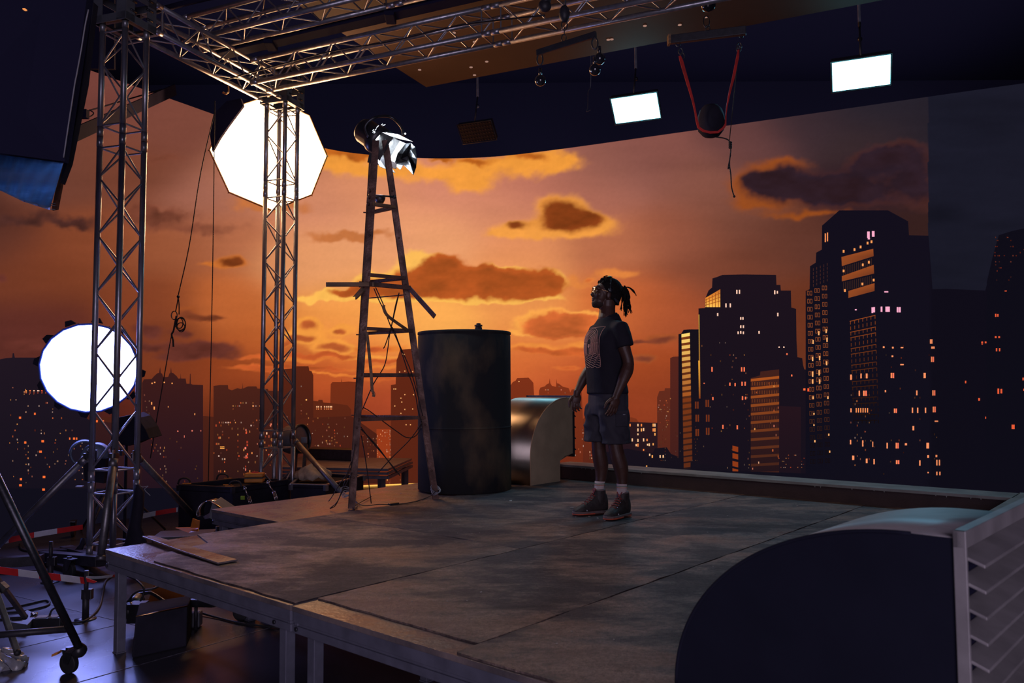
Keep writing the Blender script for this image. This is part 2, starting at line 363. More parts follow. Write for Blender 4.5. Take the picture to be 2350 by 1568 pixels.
# ---- sky colours, sampled over the screen (screen picture, in the picture's own 2350 x 1568 grid)
SKY = [(-150, 500, 62, 34, 30), (-150, 760, 70, 34, 30), (0, 560, 90, 48, 38), (60, 640, 112, 55, 36), (60, 760, 88, 42, 36), (250, 200, 112, 62, 54), (400, 300, 122, 69, 56), (330, 400, 118, 64, 46), (150, 400, 110, 62, 48), (110, 620, 125, 62, 36), (100, 760, 95, 44, 35),
(200, 560, 132, 68, 42), (400, 560, 150, 82, 52), (350, 700, 128, 62, 36), (350, 780, 118, 56, 34), (480, 450, 160, 100, 82), (540, 540, 178, 104, 70), (540, 700, 190, 100, 50), (430, 850, 122, 54, 28), (560, 850, 148, 64, 30), (620, 780, 185, 92, 42),
(720, 480, 214, 138, 104), (700, 600, 222, 146, 96), (760, 600, 232, 158, 106), (800, 700, 246, 160, 78), (760, 740, 235, 145, 68), (740, 860, 185, 80, 38), (850, 800, 225, 118, 52), (1000, 440, 215, 135, 108), (900, 520, 228, 152, 108), (1000, 545, 236, 160, 108), (1000, 740, 252, 172, 84), (930, 740, 252, 172, 84), (940, 900, 180, 76, 42), (850, 950, 150, 60, 34),
(1200, 420, 190, 115, 95), (1130, 480, 208, 132, 100), (1200, 570, 226, 142, 92), (1220, 720, 240, 150, 76), (1200, 830, 218, 112, 54), (1260, 880, 182, 78, 42), (1180, 660, 235, 150, 85), (1400, 400, 148, 92, 80), (1340, 450, 172, 104, 84), (1400, 570, 185, 108, 74), (1400, 700, 212, 108, 54), (1500, 700, 182, 90, 50), (1480, 850, 172, 76, 36), (1480, 920, 150, 62, 32),
(1500, 350, 130, 78, 70), (1600, 420, 135, 82, 68), (1560, 540, 150, 84, 62), (1600, 620, 132, 72, 52), (1560, 720, 158, 74, 44), (1540, 900, 125, 52, 30), (1700, 330, 100, 62, 60), (1680, 500, 118, 70, 56), (1750, 570, 108, 60, 46), (1700, 640, 112, 58, 40), (1850, 280, 58, 42, 48), (1850, 560, 90, 50, 40), (1850, 700, 105, 50, 30), (2000, 250, 38, 34, 44), (2000, 330, 56, 40, 42), (2000, 430, 50, 30, 36), (2110, 300, 34, 29, 38), (2100, 500, 52, 30, 28),
(620, 400, 190, 120, 88), (860, 430, 218, 140, 100), (640, 330, 150, 95, 75), (1100, 340, 190, 115, 80), (0, 950, 60, 28, 28), (300, 950, 95, 38, 26), (600, 950, 95, 38, 22), (1400, 960, 140, 56, 30)]
SK = np.array([[a, b_, *lin((c_, d_, e_))] for a, b_, c_, d_, e_ in SKY])
_rng = np.random.RandomState(5)
_lat = [_rng.rand(64, 64) for _ in range(5)]
def vnoise(x, y, k):
    L = _lat[k % 5]; xi = np.floor(x).astype(int); yi = np.floor(y).astype(int); fx = x - xi; fy = y - yi
    fx = fx * fx * (3 - 2 * fx); fy = fy * fy * (3 - 2 * fy)
    g = lambda i, j: L[j % 64, i % 64]
    return (g(xi, yi) * (1 - fx) + g(xi + 1, yi) * fx) * (1 - fy) + (g(xi, yi + 1) * (1 - fx) + g(xi + 1, yi + 1) * fx) * fy
def fbm(x, y, s, o=4):
    t = 0; a = 0.5
    for k in range(o): t = t + a * vnoise(x / s + 17 * k, y / s + 9 * k, k); s = s / 2; a /= 2
    return t - 0.47
def sstep(a, b_, x): t = np.clip((x - a) / (b_ - a), 0, 1); return t * t * (3 - 2 * t)
def blobs(X, Y_, bl):
    d = 0
    for cx, cy_, rx, ry in bl: d = d + np.exp(-(((X - cx) / rx) ** 2 + ((Y_ - cy_) / ry) ** 2))
    return d
CL = [  # (rim colour, rim blobs, core colour, core blobs, warp, sharpness)
 ((196, 112, 58), [(620, 470, 90, 22), (800, 540, 120, 16)], None, [], 14, .3),
 ((246, 158, 56), [(760, 375, 60, 18), (850, 392, 100, 24), (1000, 398, 110, 24), (1090, 425, 62, 24), (1190, 385, 90, 30), (1290, 368, 60, 26)], (168, 84, 24), [(790, 352, 75, 18), (900, 352, 60, 10), (1090, 372, 50, 12), (1210, 358, 48, 15), (1010, 360, 28, 6)], 14, .5),
 ((246, 160, 66), [(1290, 480, 62, 32), (1200, 525, 70, 18), (1365, 515, 58, 20), (1290, 530, 100, 18), (1145, 535, 36, 11)], (118, 48, 16), [(1292, 482, 42, 30), (1310, 508, 76, 22), (1182, 514, 24, 11), (1350, 503, 34, 12)], 8, .5),
 ((255, 190, 86), [(945, 603, 34, 26), (1000, 615, 40, 18), (1160, 622, 48, 14), (1262, 645, 24, 16), (870, 640, 50, 22), (740, 682, 60, 9), (960, 690, 190, 7), (1190, 682, 90, 9), (1080, 640, 130, 16), (760, 668, 30, 10)], (162, 70, 26), [(1000, 636, 60, 36), (1085, 652, 120, 30), (1195, 648, 74, 30), (1240, 655, 34, 20), (900, 658, 74, 24), (815, 668, 60, 12), (1020, 612, 26, 18), (1110, 628, 50, 12)], 11, .25),
 ((255, 172, 78), [(1275, 735, 86, 22), (1210, 765, 40, 8), (1350, 735, 34, 14)], (186, 88, 42), [(1262, 746, 74, 26), (1330, 738, 50, 14), (1300, 766, 60, 10)], 9, .25),
 ((226, 132, 62), [(1308, 635, 18, 12), (1330, 652, 36, 10), (1390, 628, 44, 14), (1440, 630, 34, 11)], (190, 95, 45), [(1352, 640, 12, 5)], 9, .6),
 ((205, 112, 46), [(532, 602, 50, 19), (475, 606, 26, 6)], (112, 50, 20), [(520, 598, 30, 12), (540, 604, 24, 9)], 8, .6),
 ((150, 74, 26), [(1715, 425, 46, 34), (1740, 465, 70, 18), (1850, 492, 110, 9), (1790, 375, 70, 16)], (32, 23, 34), [(1790, 410, 66, 30), (1850, 440, 110, 34), (1960, 435, 100, 40), (1990, 370, 50, 26), (2060, 350, 60, 34), (2110, 420, 60, 60), (1740, 420, 26, 20)], 10, .6),
 ((165, 82, 42), [(1520, 776, 40, 12), (1475, 822, 30, 11)], (110, 52, 36), [(1522, 780, 32, 9), (1478, 824, 24, 8), (1460, 785, 30, 4)], 6, .5),
 ((160, 80, 38), [(430, 715, 30, 14)], (112, 54, 32), [(425, 720, 22, 12), (455, 730, 40, 8), (495, 732, 26, 6)], 6, .6),
 ((120, 58, 32), [], (92, 44, 36), [(345, 760, 36, 14), (420, 765, 22, 8), (60, 790, 60, 16), (5, 640, 14, 10), (430, 800, 40, 16), (500, 800, 60, 14), (440, 820, 90, 9), (330, 795, 50, 10)], 7, .5),
 ((248, 158, 66), [(708, 742, 30, 18), (790, 755, 34, 12), (690, 770, 60, 16), (770, 795, 56, 16), (820, 820, 110, 6)], (166, 78, 38), [(708, 748, 22, 12), (688, 776, 38, 8), (782, 762, 22, 7), (770, 798, 46, 11), (660, 790, 20, 6)], 7, .35),
 ((232, 128, 52), [(880, 800, 60, 10), (700, 830, 70, 5), (900, 845, 80, 5), (760, 858, 90, 4)], (176, 78, 36), [(860, 800, 46, 9), (640, 820, 90, 6), (760, 818, 60, 6), (720, 845, 80, 5), (880, 830, 60, 6), (600, 845, 90, 8), (900, 870, 90, 6)], 8, .4),
 ((240, 144, 62), [(1230, 795, 60, 9), (1350, 792, 44, 9)], (186, 86, 40), [(1215, 804, 50, 8), (1290, 808, 40, 6), (1350, 800, 38, 6), (1365, 812, 28, 4), (1300, 845, 32, 6)], 6, .4),
 ((72, 40, 32), [], (66, 36, 32), [(50, 500, 120, 22), (190, 512, 60, 14)], 20, .7),
 ((100, 58, 50), [], (112, 60, 44), [(390, 490, 90, 14), (450, 525, 120, 16), (370, 360, 50, 16), (330, 495, 60, 20)], 18, .9),
]
def picture_colour(X, Y_):
    num = np.zeros(X.shape + (3,)); den = np.zeros(X.shape)
    for r_ in SK:
        wgt = np.exp(-(((X - r_[0]) / 96) ** 2 + ((Y_ - r_[1]) / 60) ** 2)) + 1e-3 / (1 + (((X - r_[0]) / 100) ** 2 + ((Y_ - r_[1]) / 80) ** 2) ** 2)
        num += wgt[..., None] * r_[2:5]; den += wgt
    C = num / den[..., None]
    st = fbm(X, Y_ * 5.5, 190, 5)
    C *= (1 + 0.22 * st)[..., None]
    for rim, rb, core, cb, wv, sharp in CL:
        wx = X + wv * 4.0 * fbm(X + 300, Y_ + 50, 46, 4); wy = Y_ + wv * 3.0 * fbm(X + 90, Y_ + 700, 40, 4)
        n2 = fbm(X * 1.0, Y_ * 1.4, 34, 4) + 0.45 * fbm(X + 40, Y_ * 1.3 + 90, 13, 3)
        if rb:
            d = blobs(wx, wy, rb + cb) + 0.35 * n2
            a = sstep(0.26, 0.30 + sharp * 1.5, d) * 0.9
            C = C * (1 - a[..., None]) + np.array(lin(rim)) * (1 + 0.25 * n2)[..., None] * a[..., None]
        if cb:
            d = blobs(wx, wy, [(a_, b_, c_ * 1.12, e_ * 1.15) for a_, b_, c_, e_ in cb]) + 0.42 * n2
            lo_ = 0.30 if rb else 0.22
            a = sstep(lo_, lo_ + 0.12 + sharp * 1.1, d) * 0.96
            up_ = np.clip(1 - d * 0.7, 0, 1) * 0.5 + 0.9 * fbm(X, Y_ * 2.2, 40, 4)
            C = C * (1 - a[..., None]) + np.array(lin(core)) * np.clip(1 + up_, .5, 1.8)[..., None] * a[..., None]
    # haze glow and ground darkness low in the picture
    g = sstep(1000, 1090, Y_) ; C = C * (1 - g[..., None]) + np.array(lin((34, 18, 24))) * g[..., None]
    lf = 1 - sstep(40, 420, X); g = sstep(880, 980, Y_) * lf; C = C * (1 - g[..., None]) + np.array(lin((18, 14, 26))) * g[..., None]
    # viewing-angle dimming of the last right panels, painted into the picture
    k = (X > 2130)[..., None]
    grey = np.array(lin((24, 24, 37))) * (1 - 0.35 * sstep(450, 900, Y_))[..., None] * (1 + 0.6 * st)[..., None]
    dk = blobs(X, Y_, [(2150, 490, 60, 26)])[..., None]
    grey = grey * (1 - 0.35 * np.clip(dk, 0, 1))
    C = np.where(k, grey, C)
    C = C * (1 + 0.10 * fbm(X, Y_, 5, 2))[..., None]
    return np.clip(C, 0, 1)
NX, NZ = 900, 300
qs = np.linspace(-0.80, 0.80, NX); zs = np.linspace(ZBOT, ZTOP, NZ)
# keep one grid column exactly at the dark panel seam
qseam = ray(2130, 500).x; qs = np.sort(np.append(qs, [qseam - 0.00025, qseam + 0.00025])); NX += 2
wy_ = np.interp(qs, WQ, WY); wx_ = qs * wy_
GX, GZ = np.meshgrid(np.arange(NX), np.arange(NZ))
PXs = wx_[GX]; PYs = wy_[GX]; PZs = zs[GZ]
rel = np.stack([PXs, PYs, PZs - EYE.z], -1)
dep = rel @ np.array(FWD); ix = PXW / 2 + FOC * (rel @ np.array(RGT)) / dep; iy = PXH / 2 - FOC * (rel @ np.array(UPV)) / dep
colr = picture_colour(ix, iy).reshape(-1, 3)
verts = np.stack([PXs, PYs, PZs], -1).reshape(-1, 3)
idx = (GZ * NX + GX)
faces = np.stack([idx[:-1, :-1], idx[:-1, 1:], idx[1:, 1:], idx[1:, :-1]], -1).reshape(-1, 4)
VV = [verts]; CC = [colr]; FF = [faces]; nv = len(verts)
LAY = [0]
def poly_layer(quads_v, quads_c):
    global nv
    a = np.array(quads_v, float).reshape(-1, 3); c_ = np.array(quads_c, float).reshape(-1, 3)
    f = np.arange(len(a)).reshape(-1, 4) + nv
    VV.append(a); CC.append(c_); FF.append(f); nv += len(a)
def mixc(a, b_, t): return tuple(a[i] * (1 - t) + b_[i] * t for i in range(3))
DIMX = 2130
def bldg(outline, ybot, top, bot, layer, haze=None):
    """outline: skyline points left to right (x, y); filled down to ybot with a vertical gradient."""
    off = 0.010 + 0.006 * layer; qv = []; qc = []
    ct, cb = lin(top), lin(bot); y0 = min(p[1] for p in outline)
    for (xa, ya), (xb, yb) in zip(outline[:-1], outline[1:]):
        if xb - xa < 0.3: continue
        n = max(1, int((xb - xa) / 18))
        for i in range(n):
            a = xa + (xb - xa) * i / n; b_ = xa + (xb - xa) * (i + 1) / n
            yA = ya + (yb - ya) * i / n; yB = ya + (yb - ya) * (i + 1) / n
            m_ = 6
            for j in range(m_):
                ys = [(yA + (ybot - yA) * j / m_), (yB + (ybot - yB) * j / m_), (yB + (ybot - yB) * (j + 1) / m_), (yA + (ybot - yA) * (j + 1) / m_)]
                xs = [a, b_, b_, a]
                for x, y in zip(xs, ys):
                    qv.append(wall_at(x, y, off)[:]); t = min(1, max(0, (y - y0) / (ybot - y0)))
                    c_ = mixc(ct, cb, t); qc.append(tuple(k_ * (0.8 if x > DIMX + 1 else 1) for k_ in c_))
    poly_layer(qv, qc)
def quad(pts, cols, layer):
    off = 0.010 + 0.006 * layer
    poly_layer([wall_at(x, y, off)[:] for x, y in pts], cols)
WIN = []
def win(x, y, w_, h, c, layer=9): 
    c = lin(c); 
    if x > DIMX: c = tuple(k_ * 0.8 for k_ in c)
    WIN.append((x - w_ / 2, y - h / 2, x + w_ / 2, y + h / 2, c, layer))
WC = [(255, 150, 80), (255, 120, 60), (255, 190, 150), (255, 210, 190), (240, 90, 50), (255, 170, 90), (250, 140, 110)]
def scatter(x0, y0, x1, y1, n, seed, dim=1.0, gx=5, gy=7, sz=(2.2, 3.2), cl=None):
    rr = random.Random(seed); cols_ = [x0 + rr.random() * (x1 - x0) for _ in range(max(3, int((x1 - x0) / (gx * 3))))]
    for _ in range(n):
        x = rr.choice(cols_) + rr.choice((0, 0, gx)) if rr.random() < 0.6 else x0 + rr.random() * (x1 - x0)
        if x > x1: continue
        y = y0 + round(rr.random() * (y1 - y0) / gy) * gy
        k_ = dim * (0.45 + 0.55 * rr.random()); c = rr.choice(cl or WC)
        win(x, y, sz[0] * (0.7 + 0.5 * rr.random()), sz[1] * (0.7 + 0.6 * rr.random()), tuple(v_ * k_ for v_ in c))
# far haze bands
bldg([(-250, 965), (470, 955), (500, 958), (720, 980), (760, 960), (820, 955), (900, 952), (1000, 955)], 1230, (74, 32, 22), (44, 20, 20), 0)
bldg([(1160, 965), (1335, 965), (1350, 950), (1420, 960), (1560, 1000)], 1120, (110, 45, 24), (76, 30, 22), 0)
bldg([(820, 950), (835, 940), (846, 945), (864, 953), (905, 953)], 1120, (122, 50, 26), (96, 38, 22), 1)
# left group
bldg([(-320, 800), (-150, 828), (0, 825), (14, 822), (28, 821), (29, 811), (32, 811), (34, 821), (90, 821), (93, 812), (96, 821), (104, 820), (108, 860), (150, 880), (176, 905), (178, 943), (205, 965)], 1240, (30, 21, 32), (14, 13, 25), 2)
bldg([(176, 943), (188, 945), (190, 962), (215, 963), (250, 970), (326, 968)], 1230, (54, 26, 26), (16, 13, 25), 1)
bldg([(326, 880), (330, 871), (348, 870), (354, 863), (361, 857), (365, 856), (367.5, 842), (369, 856), (372, 858), (375, 866), (386, 865), (389, 857), (391, 856), (392.3, 842), (394, 856), (397, 856), (406, 864), (409, 869), (414, 869), (414.6, 857), (415.6, 869), (426, 869), (428, 881), (435, 881), (436, 858), (437.4, 858), (438, 881), (442, 883), (466, 884)], 1170, (60, 27, 25), (24, 15, 28), 3)
bldg([(490, 886), (504, 884), (523, 884), (524, 893), (532, 896), (545, 891), (552, 893), (556, 892), (556.6, 878), (557.6, 892), (569, 887), (588, 887), (591, 892), (615, 893), (616, 897), (650, 898)], 1130, (74, 33, 24), (38, 19, 20), 3)
bldg([(640, 848), (672, 846), (673, 841), (708, 841), (710, 851), (715, 852), (719, 862)], 1000, (88, 35, 20), (66, 28, 20), 2)
bldg([(719, 920), (730, 921), (731, 918), (740, 918), (742, 924), (757, 925), (797, 930), (806, 940)], 1100, (92, 37, 20), (70, 30, 20), 3)
bldg([(758, 925), (759, 882), (763, 877), (783, 877), (784, 868), (785, 877), (800, 876), (818, 877), (830, 880), (834, 940)], 1080, (118, 46, 22), (92, 38, 22), 1)
bldg([(640, 975), (700, 960), (806, 955), (870, 1000)], 1110, (76, 31, 20), (62, 26, 20), 4)
bldg([(897, 884), (908, 882), (910, 827), (913, 820), (918, 803), (942, 801), (960, 801), (985, 806)], 1110, (98, 38, 20), (86, 34, 20), 3)
bldg([(864, 985), (896, 985)], 1055, (150, 56, 24), (150, 58, 26), 4)
# middle
bldg([(1160, 885), (1172, 884), (1177, 877), (1183, 874), (1187, 868), (1213, 867), (1220, 874), (1224, 879), (1226, 910)], 1110, (124, 48, 24), (100, 38, 22), 2)
bldg([(1237, 897), (1240, 890), (1250, 887), (1255, 882), (1260, 880), (1261.5, 868), (1263, 880), (1267, 886), (1276, 888), (1277, 869), (1278.5, 880), (1283, 881), (1292, 888), (1305, 891), (1309, 901), (1312, 894), (1327, 893), (1335, 901), (1338, 965)], 1110, (126, 49, 24), (98, 38, 22), 2)
bldg([(1405, 965), (1436, 960), (1449, 958), (1460, 961), (1470, 975)], 1110, (122, 50, 26), (80, 30, 24), 1)
bldg([(1384, 967), (1434, 968), (1509, 971)], 1110, (42, 23, 28), (26, 16, 26), 3)
bldg([(1508, 912), (1513, 898), (1525, 897), (1526, 891), (1539, 891), (1552, 905), (1562, 940)], 1110, (98, 42, 28), (80, 34, 26), 1)
bldg([(1538, 822), (1545, 819), (1562, 818)], 1110, (86, 36, 28), (62, 28, 26), 2)
bldg([(1380, 1040), (1440, 1030), (1476, 1037), (1498, 1040), (1503, 1029), (1530, 1027), (1540, 1042), (1560, 1050), (1600, 1065), (1700, 1072)], 1130, (22, 16, 26), (16, 14, 25), 4)
# right group
bldg([(1557, 767), (1563, 766), (1569, 757), (1582, 756), (1604, 756), (1606, 900)], 1120, (20, 15, 24), (22, 16, 26), 3)
y = 764.0
for i in range(23):
    t = i / 22.0; h = 7.5 + 2.5 * t; c_ = mixc((255, 214, 112), (150, 66, 22), min(1, t * 1.9)) if t < 0.5 else mixc((120, 54, 22), (92, 42, 22), (t - .5) * 2)
    xa, xb = 1564 + 5 * t, 1583 + 6 * t
    quad([(xa, y + 3), (xb, y), (xb, y + h), (xa, y + h + 3)], [lin(c_)] * 4, 4)
    quad([(xa, y + h + 3), (xb, y + h), (xb, y + 13.4), (xa, y + 16.4)], [lin(mixc((120, 56, 22), (36, 20, 22), t))] * 4, 4)
    y += 13.5
bldg([(1603, 708), (1618, 707), (1619, 684), (1626, 667), (1634, 660), (1635, 639), (1645, 636), (1658, 631), (1706, 630), (1781, 631), (1782, 654), (1791, 654), (1792, 667), (1815, 667), (1816, 706), (1827, 709), (1828, 780), (1830, 820), (1841, 822), (1843, 838), (1846, 848), (1854, 849), (1856, 860), (1900, 900)], 1130, (27, 17, 27), (20, 15, 26), 3)
quad([(1619, 684), (1653, 664), (1653, 705), (1619, 705)], [lin((235, 140, 46)), lin((190, 100, 40)), lin((255, 190, 80)), lin((255, 200, 90))], 4)
for i in range(5): quad([(1620 + 7 * i, 686 - 4 * i), (1621.4 + 7 * i, 685 - 4 * i), (1621.4 + 7 * i, 705), (1620 + 7 * i, 705)], [lin((150, 70, 25))] * 4, 5)
for i in range(3): quad([(1619, 688 + 6 * i), (1653, 672 + 9 * i), (1653, 673.5 + 9 * i), (1619, 689.5 + 6 * i)], [lin((160, 80, 28))] * 4, 5)
quad([(1603, 722), (1605, 722), (1607.5, 915), (1605, 915)], [lin((190, 150, 60)), lin((190, 150, 60)), lin((150, 70, 30)), lin((150, 70, 30))], 4)
quad([(1602.5, 828), (1606, 828), (1607.5, 915), (1604, 915)], [lin((240, 170, 60)), lin((240, 170, 60)), lin((130, 56, 24)), lin((130, 56, 24))], 5)
for xx, yy in ((1623, 918), (1599, 922), (1624, 952), (1600, 952), (1624, 982), (1600, 985)):
    for k_ in (0, 5): quad([(xx - 4 + k_, yy), (xx - .8 + k_, yy), (xx - .8 + k_, yy + 16), (xx - 4 + k_, yy + 16)], [lin((112, 48, 24))] * 4, 5)
for yy in (1023, 1040, 1058, 1075): quad([(1681, yy), (1694, yy + 3), (1694, yy + 15), (1681, yy + 12)], [lin((140, 56, 22))] * 4, 5)
# striped facade block
bldg([(1723, 868), (1744, 862), (1745, 853), (1788, 848)], 1120, (66, 32, 26), (24, 16, 24), 4)
for i in range(13):
    t = i / 12.0; yy = 866 + 19.5 * i; c_ = mixc((165, 80, 30), (50, 26, 24), t)
    quad([(1723, yy + 4), (1788, yy - 3 + 4 * t), (1788, yy + 3 + 4 * t), (1723, yy + 10)], [lin(c_)] * 4, 5)
    if i < 6:
        for k_ in range(11): quad([(1726 + 5.6 * k_, yy + 11), (1727.2 + 5.6 * k_, yy + 11), (1727.2 + 5.6 * k_, yy + 19), (1726 + 5.6 * k_, yy + 19)], [lin(mixc((130, 66, 30), (60, 32, 26), t * 2))] * 4, 5)
bldg([(1788, 932), (1838, 934)], 1120, (36, 19, 27), (24, 16, 26), 4)
# tall tower
bldg([(1849, 668), (1858, 664), (1859, 611), (1872, 603), (1873, 580), (1886, 573), (1886.5, 518), (1926, 483), (2038, 483), (2084, 508), (2086, 540), (2131, 541), (2140, 664), (2170, 663), (2261, 667), (2266, 650)], 1260, (17, 13, 26), (14, 13, 25), 5)
for r_ in range(22):
    for ci, cx in enumerate((1858, 1875, 1892)):
        yy = 673 + 18.4 * r_ - ci * 6 + (0.04 * r_ * ci) * 6; xx = cx + 0.35 * r_; k_ = 1.0 if r_ < 13 else max(0.12, 1 - (r_ - 12) / 8)
        for s_ in (-3.2, 3.2):
            c_ = lin(tuple(v_ * k_ for v_ in (150, 78, 40)))
            for q_ in ([(-2, -5), (2, -5), (2, -4), (-2, -4)], [(-2, 4), (2, 4), (2, 5), (-2, 5)], [(-2.4, -5), (-1.6, -5), (-1.6, 5), (-2.4, 5)], [(1.6, -5), (2.4, -5), (2.4, 5), (1.6, 5)]):
                quad([(xx + s_ + a, yy + b_) for a, b_ in q_], [c_] * 4, 6)
for i in range(5):
    for k_ in range(5): quad([(1866 + 8 * k_, 616 + 9 * i - 3 * k_), (1867 + 8 * k_, 616 + 9 * i - 3 * k_), (1867 + 8 * k_, 622 + 9 * i - 3 * k_), (1866 + 8 * k_, 622 + 9 * i - 3 * k_)], [lin((80, 44, 34))] * 4, 6)
for (a, b_, c_, d_) in (((1931, 590), (2004, 571), (2005, 588), (1932, 611)), ((1932, 634), (2005, 608), (2006, 628), (1932, 646)), ((1947, 668), (2007, 650), (2007, 668), (1947, 684))):
    quad([a, b_, c_, d_], [lin((150, 74, 34)), lin((150, 74, 34)), lin((116, 56, 30)), lin((140, 70, 34))], 6)
for i in range(16):
    for (ya, yb, yc) in ((612, 592, 22), (648, 632, 20)): 
        xx = 1935 + 4.3 * i; yy = ya + (yb - ya) * i / 16; quad([(xx, yy), (xx + 1.2, yy), (xx + 1.2, yy + yc), (xx, yy + yc)], [lin((62, 38, 30))] * 4, 6)
for i in range(19):
    t = i / 18.0; yy = 737 + 12.6 * i; k_ = 1 - 0.85 * t
    if i % 3 != 1: quad([(1950 + 8 * t, yy), (2009 + 4 * t, yy - 14 * (1 - t)), (2009 + 4 * t, yy - 14 * (1 - t) + 1.6), (1950 + 8 * t, yy + 1.6)], [lin(tuple(v_ * k_ for v_ in (150, 72, 30)))] * 4, 6)
    for j in range(7):
        xx = 1951 + 8 * t + 9.4 * j; y2 = yy - 2.2 * j * (1 - t); quad([(xx, y2), (xx + 1.4, y2), (xx + 1.4, y2 + 8), (xx, y2 + 8)], [lin(tuple(v_ * k_ for v_ in (130, 62, 28)))] * 4, 6)
bldg([(2264, 700), (2265, 646), (2278, 590), (2292, 540), (2320, 531), (2347, 525), (2420, 515)], 1260, (15, 13, 25), (14, 13, 25), 6)
bldg([(1540, 1078), (1800, 1085), (2100, 1098), (2500, 1120)], 1290, (15, 13, 25), (14, 13, 25), 7)
bldg([(-350, 1120), (200, 1122), (420, 1120)], 1420, (14, 13, 25), (13, 12, 24), 7)
# lit windows
scatter(20, 890, 175, 1080, 42, 1, .8); scatter(50, 895, 115, 905, 14, 2, .8, gy=5); scatter(20, 1010, 190, 1110, 34, 3, .75)
for k_ in range(7): win(60 + 9 * k_, 897, 3, 3, WC[k_ % 7]); win(60 + 9 * k_, 902, 2.4, 2, (200, 80, 50))
for x, y, w_ in ((46, 959, 5), (80, 950, 4), (98, 1013, 6), (93, 1037, 6), (101, 1095, 6), (48, 1100, 5), (100, 1124, 6), (47, 1114, 6), (58, 1016, 5), (222, 967, 5), (236, 967, 5), (170, 1007, 5), (176, 1007, 3), (160, 1007, 3)): win(x, y, w_, 5, (250, 110, 50))
for x, y, w_, h in ((349, 880, 3, 3), (355, 878, 3, 3), (377, 878, 3, 3), (395, 880, 3, 2.5), (348, 926, 2.5, 6), (354, 937, 3, 7), (386, 934, 1.5, 3), (447, 951, 2, 4), (408, 990, 3, 2.5), (441, 989, 3, 3), (423, 1002, 1.5, 5), (461, 989, 1.5, 3)): win(x, y, w_, h, (255, 160, 90) if y < 960 else (230, 120, 100))
scatter(330, 900, 345, 960, 8, 4, .5); scatter(340, 1000, 385, 1110, 26, 5, .7, sz=(2, 3.5)); scatter(385, 1000, 465, 1110, 10, 6, .4)
scatter(530, 925, 600, 942, 18, 7, .9); scatter(500, 965, 600, 975, 16, 8, 1, gy=5); scatter(490, 970, 640, 1100, 72, 9, .9, sz=(2.4, 4)); scatter(600, 960, 640, 1060, 22, 10, 1, sz=(3, 5)); scatter(560, 980, 568, 1090, 20, 11, 1, sz=(3.2, 5), cl=[(255, 90, 60), (255, 130, 110)])
for k_ in range(2): win(510, 1026 + 3.4 * k_, 10, 2, (255, 170, 80))
for x in (727, 731, 737, 745, 750, 754, 758, 761): win(x, 934, 2.6, 3.4, (255, 190, 140)); win(x, 939, 2.2, 2.4, (250, 140, 80))
scatter(705, 960, 800, 1030, 34, 12, .8, sz=(2, 3)); scatter(640, 880, 715, 960, 8, 13, .6, sz=(2, 3)); win(703, 918, 3, 3.4, (255, 180, 100)); scatter(745, 1005, 762, 1022, 12, 14, .9)
for x, y in ((928, 814), (925, 813), (904, 893), (908, 893), (917, 854), (929, 852), (949, 906), (929, 906), (920, 914), (947, 939), (929, 940), (920, 949), (922, 923), (932, 975), (942, 975), (906, 932), (947, 853)): win(x, y, 2.2, 2.6, (255, 180, 110))
scatter(866, 985, 896, 1052, 46, 15, .95, gx=4, gy=4, sz=(1.8, 2.2), cl=[(255, 150, 90), (255, 180, 140)]); scatter(832, 1000, 864, 1050, 22, 16, .7, sz=(2, 2.6)); scatter(868, 1095, 940, 1106, 6, 17, .9)
scatter(1240, 888, 1305, 902, 9, 18, .9, sz=(2, 2)); win(1191, 876, 2.4, 2, (255, 190, 120)); scatter(1320, 980, 1345, 1010, 12, 19, .8, sz=(2, 2)); scatter(1318, 1010, 1370, 1056, 26, 20, .8, sz=(2, 3.4))
for x, y, h in ((1446, 976, 6), (1464, 976, 6), (1472, 976, 6), (1499, 976, 7), (1503, 976, 7), (1464, 987, 7), (1472, 987, 7), (1477, 986, 7), (1499, 987, 7), (1503, 987, 8), (1464, 997, 4), (1503, 997, 6), (1451, 1010, 7), (1464, 1011, 7), (1477, 1010, 7), (1485, 1010, 5), (1464, 1022, 7), (1460, 1022, 5), (1490, 1021, 6), (1486, 1021, 4), (1499, 1020, 5), (1477, 1033, 4), (1491, 1044, 5), (1497, 1048, 6), (1515, 1048, 6), (1522, 1048, 6), (1484, 1070, 3), (1407, 1045, 4)):
    win(x, y, 2.8, h, random.choice([(255, 200, 150), (255, 140, 70), (255, 170, 90)]))
scatter(1510, 915, 1540, 980, 34, 21, .8, gx=3, gy=5, sz=(1.8, 2.2)); scatter(1510, 980, 1600, 1060, 60, 22, .45, sz=(1.6, 1.8))
for x, y, h in ((1666, 701, 9), (1676, 701, 9), (1691, 670, 9), (1697, 670, 9), (1778, 671, 9), (1784, 671, 6), (1647, 722, 7), (1785, 722, 8), (1700, 731, 6), (1705, 731, 6), (1700, 750, 6), (1706, 750, 6), (1694, 764, 6), (1700, 763, 6), (1706, 764, 6), (1742, 763, 6), (1788, 797, 3), (1799, 797, 3), (1806, 813, 4), (1702, 848, 10), (1708, 848, 10), (1703, 881, 9), (1710, 881, 9), (1704, 914, 9), (1711, 914, 6), (1634, 848, 11), (1675, 882, 7), (1687, 883, 7), (1636, 915, 7), (1692, 981, 9), (1659, 980, 9), (1616, 880, 2), (1817, 862, 4)):
    win(x, y, 3, h, (255, 205, 180) if y < 800 else (255, 120, 80))
scatter(1610, 780, 1720, 1080, 46, 23, .55, sz=(2, 3)); scatter(1725, 880, 1786, 1080, 16, 24, .9, sz=(2.4, 4)); scatter(1785, 1045, 1850, 1085, 24, 25, .8, sz=(1.8, 1.8)); win(1846, 894, 5, 5, (255, 110, 60)); win(1855, 895, 4, 7, (255, 90, 50))
